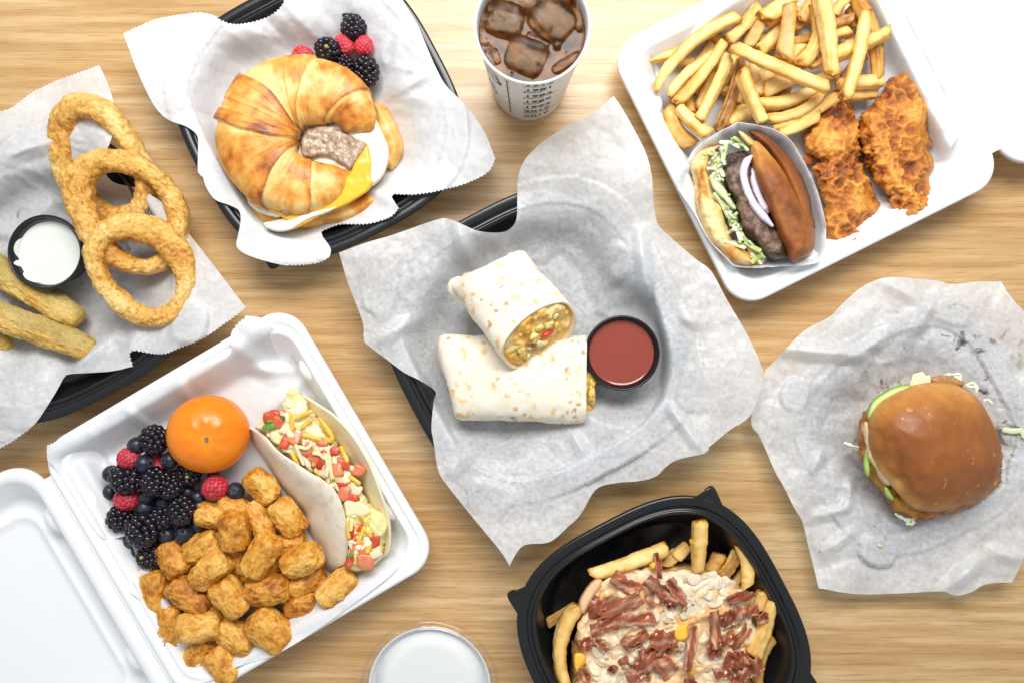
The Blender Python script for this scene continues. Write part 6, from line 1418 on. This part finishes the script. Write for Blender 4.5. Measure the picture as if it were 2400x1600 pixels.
# pink sauce
V, F, t_, top = puff([lp(*p) for p in [(660,760),(760,720),(860,690),(960,660),(1080,650),(1160,690),(1230,680),(1330,680),(1480,700),(1600,760),(1720,830),(1760,930),(1800,1040),(1820,1140),(1760,1240),(1790,1330),(1740,1450),(1780,1600),(1700,1750),(1200,1820),(700,1780),(560,1650),(540,1500),(600,1360),(560,1250),(520,1150),(560,1020),(590,960),(570,890),(610,820)]], .027, .010, 16, grid=3.2, prof=.5, disp=.0046, dscale=85, seed=14)
rs = np.random.RandomState(77); bump = np.zeros(len(V))
for i in range(75):   # the sauce drapes over the sticks below it
    p = np.array(W(*lp(rs.uniform(560, 1780), rs.uniform(700, 1750)), .03))[:2]; a = rs.uniform(0, 3.14); d = np.array([math.cos(a), math.sin(a)])*rs.uniform(.012, .022)
    q = V[:, :2]-p; t = np.clip((q@d)/(d@d), -1, 1); dd = ((q-t[:, None]*d)**2).sum(1); bump = np.maximum(bump, np.exp(-dd/(.0042**2)))
V[:, 2] += .0052*bump-.0022
nz = np.clip(fbm(V*40, 21, 3)*.5+.62-.35*smooth(.55, 1, bump)*smooth(-.2, .3, fbm(V*90, 5, 2)), 0, 1)
c = ramp(nz, [(0, (0.88, 0.44, 0.14)), (.35, (0.91, 0.58, 0.29)), (.65, (0.92, 0.70, 0.44)), (1, (0.93, 0.82, 0.64))])
tag(mk('pink_sauce', V, F, M['sauce'], None, c), 'creamy pink sauce poured over the loaded fries', 'sauce')
V, F, t_, top = puff([lp(*p) for p in [(570,980),(560,900),(600,820),(660,750),(720,740),(730,790),(680,860),(640,930),(610,980)]], .036, .009, 11, grid=3, prof=.5); tag(mk('sauce_ribbon', V, F, M['sauce'], None, np.tile((0.90, 0.56, 0.30), (len(V), 1))), 'thick ribbon of sauce hanging at the left of the loaded fries', 'sauce')
V, F, c = shred([np.array(W(*lp(x, y), z)) for x, y, z in ((1345,470,.040),(1380,485,.0455),(1430,490,.0460),(1475,485,.041))], .0022, .0016, (0.92, 0.48, 0.04), 3); tag(mk('cheese_string', V, F, M['sauce'], None, c), 'orange cheese string across the thick upright fry', 'cheese')
# melted cheese spots
for i, (pts, lb) in enumerate([([(1230,1100),(1330,1050),(1350,1150),(1290,1190),(1240,1170)], 'yellow cheese blob on the centre of the loaded fries'), ([(530,1270),(600,1270),(610,1330),(560,1400),(530,1380)], 'yellow cheese blob inside the big curved left fry'), ([(1060,640),(1110,610),(1120,660),(1080,680)], 'small yellow cheese blob at the back of the loaded fries'), ([(1330,1350),(1390,1340),(1380,1420),(1340,1430)], 'yellow cheese blob near the bottom edge of the loaded fries')]):
    V, F, t_, top = puff([lp(*p) for p in pts], .038, .005, 8, grid=3, disp=.001, dscale=100, seed=i); tag(mk('cheese_blob', V, F, M['sauce'], None, np.tile((0.93, 0.56, 0.07), (len(V), 1))), lb, 'cheese', 'cheese on the loaded fries')
# diced onion: too many to count
rs = np.random.RandomState(12); parts = []
for i in range(190):
    if i < 60: x, y = rs.normal(1460, 170), rs.normal(860, 120)
    else: x, y = rs.uniform(620, 1760), rs.uniform(950, 1750)
    if x < 640+max(0, (1000-y))*.3 or x > 1740-max(0, 900-y)*.5 or y < 720: continue
    V, F, c = chunk(*lp(x, y), rs.uniform(50, 125)*kl, rs.uniform(40, 85)*kl, rs.uniform(10, 20)*kl, rs.uniform(0, 180), .0345+rs.uniform(0, .0045), np.array((0.87, 0.74, 0.54))*rs.uniform(.88, 1.06), i, 4.0, (rs.uniform(-25, 25), rs.uniform(-25, 25)), .18); parts.append((V, F, c))
V, F, C = join(parts); tag(mk('diced_onion', V, F, M['veg'], None, C), 'white diced onion scattered over the loaded fries', 'onion', None, 'stuff')
BC = [ # crop x0,y0,x1,y1,width,z,tone,label
 (800,720,985,835,85,0,.3,'bacon piece at the upper left of the bacon heap'),(1040,745,1265,905,80,3,.75,'dark bacon piece with a charred edge at the top centre'),(1205,745,1310,940,70,4,.55,'bacon strip slanting down right of the charred one'),
 (1110,560,1140,740,34,2,.5,'thin bacon curl beside the upright fry'),(680,1000,1000,870,95,1,.45,'long streaky bacon strip in the left heap'),(620,980,750,890,110,-1,.6,'wide red bacon piece behind the long left strip'),
 (830,1030,1100,1020,80,2,.35,'level streaky bacon strip left of centre'),(645,1110,860,1040,75,2,.65,'red bacon strip ending at the left sauce'),(1050,900,1180,850,90,0,.35,'fatty bacon piece right of the long left strip'),
 (1615,890,1810,850,55,3,.7,'narrow curled bacon at the right near the short fry'),(1640,1060,1710,940,95,3,.6,'upright bacon square on the right side'),(1580,1080,1630,980,50,2,.85,'small dark bacon bit left of the right hand square'),
 (1740,980,1830,960,60,2,.25,'pale pink bacon bit at the right'),(1820,1030,1900,1010,60,4,.7,'bacon bit lying on the long right fry'),(1520,970,1530,1240,62,3,.4,'long upright streaky bacon right of centre'),
 (1480,1270,1580,1220,80,2,.75,'red bacon bit at the foot of the long upright piece'),(1375,1075,1335,1395,60,4,.45,'long narrow bacon pointing to the bottom edge'),(1070,1180,1255,1170,120,2,.6,'broad bacon square in the middle'),
 (870,1210,1050,1130,65,2,.55,'folded bacon left of the broad middle square'),(880,1230,1000,1180,60,1,.7,'dark bacon under the folded one'),(1000,1290,1160,1230,85,1,.65,'bacon below the broad middle square'),
 (570,1210,660,1200,75,2,.65,'red bacon bit at the far left of the sauce'),(690,1170,770,1250,60,1,.3,'pale bacon bit beside the far left one'),(960,1380,1120,1300,110,2,.5,'bacon heap piece at the bottom centre'),
 (1120,1300,1220,1420,110,2,.4,'pale streaked bacon at the bottom centre right'),(900,1440,1060,1420,70,1,.35,'fatty bacon at the bottom left of centre'),(590,1360,630,1470,55,2,.4,'upright bacon strip at the bottom left'),
 (1600,1300,1720,1330,100,3,.8,'dark red bacon piece at the lower right'),(1690,1260,1760,1360,70,2,.6,'bacon behind the dark red lower right piece'),(1750,1400,1860,1330,110,3,.4,'broad streaky bacon at the lower right edge'),
 (1640,1230,1770,1080,60,1,.55,'bacon strip pointing up along the right side'),(1560,1190,1660,1130,60,1,.55,'bacon shred right of the long upright piece'),(1520,1420,1640,1400,80,2,.7,'bacon bit at the bottom edge right of centre'),
 (1340,1440,1380,1540,70,3,.55,'small upright bacon at the bottom edge'),(780,1370,830,1390,45,1,.7,'tiny bacon crumb left of the bottom heap'),(1640,1460,1760,1400,80,1,.5,'bacon bit under the broad lower right piece'),
 (1180,1250,1280,1200,50,1,.6,'bacon shred right below the broad middle square'),(870,1300,900,1370,60,1,.35,'fatty bacon bit left of the bottom heap'),(1200,915,1215,950,36,2,.6,'tiny bacon crumb in the middle of the sauce')]
for i, (x0, y0, x1, y1, w, dz, tn, lb) in enumerate(BC):
    a, b = np.array(lp(x0, y0)), np.array(lp(x1, y1)); L = np.linalg.norm(b-a); d = (b-a)/L; nn = np.array([-d[1], d[0]]); n, m = 22, 13; rs = np.random.RandomState(i+300); V = np.zeros((n, m, 3)); s1, s2 = rs.uniform(-.35, .35, 2); k_ = np.zeros((n, m))
    for p in range(n):
        t = p/(n-1); rag = 1+.16*math.sin(t*9+i)+.12*math.sin(t*23+i*2)
        for q in range(m):
            f = q/(m-1)*2-1; pt = a+d*(L*t+(s1 if t < .5 else s2)*f*w*kl*.5*abs(2*t-1))+nn*(f*w*kl*.56*rag*(1-.15*(2*t-1)**4))
            z = .0420+dz*.0012+.0030*math.sin(t*6.2+i)+.0018*math.sin(f*2.8+t*7+i)
            V[p, q] = WA(pt[0], pt[1], z); k_[p, q] = f
    P = V.reshape(-1, 3); F = grid_faces(n, m); st = fbm(np.stack([np.repeat(np.linspace(0, 1, n), m)*1.2, k_.ravel()*1.1, np.full(n*m, i*3.1)], 1), i, 3)
    fat = smooth(.05, .75, np.sin(k_.ravel()*3.4+i*1.9)*.75+st*1.3-.5*(tn-.45)); ch = smooth(.25, .6, fbm(P*180, i+7, 3)+.5*(tn-.4)); fine_ = fbm(np.stack([np.repeat(np.linspace(0, 1, n), m)*4, k_.ravel()*5, np.full(n*m, i*1.7)], 1), i+3, 3)
    c = lerp(lerp(np.array([0.46, 0.150, 0.070]), np.array([0.27, 0.062, 0.032]), np.full(n*m, tn)), np.array([0.68, 0.43, 0.27]), fat*.7); c = lerp(c, np.array([0.24, 0.065, 0.022]), ch*.6)*(1+.45*fine_)[:, None]
    N = vnormals(P, F); N = N*np.sign(N[:, 2:3]); P2 = np.concatenate([P+N*.0004*fbm(P*300, i, 2)[:, None], P-N*.0011]); o = n*m; FF = list(F)+[tuple(z_+o for z_ in f[::-1]) for f in F]
    for p in range(n-1):
        for q in (0, m-1): g, h_ = p*m+q, (p+1)*m+q; FF.append((g, h_, h_+o, g+o))
    for q in range(m-1):
        for p in (0, n-1): g, h_ = p*m+q, p*m+q+1; FF.append((g, h_, h_+o, g+o))
    tag(fix_normals(mk('bacon_piece', P2, FF, M['bacon'], None, np.concatenate([c, c]))), lb, 'bacon', 'bacon on the loaded fries')
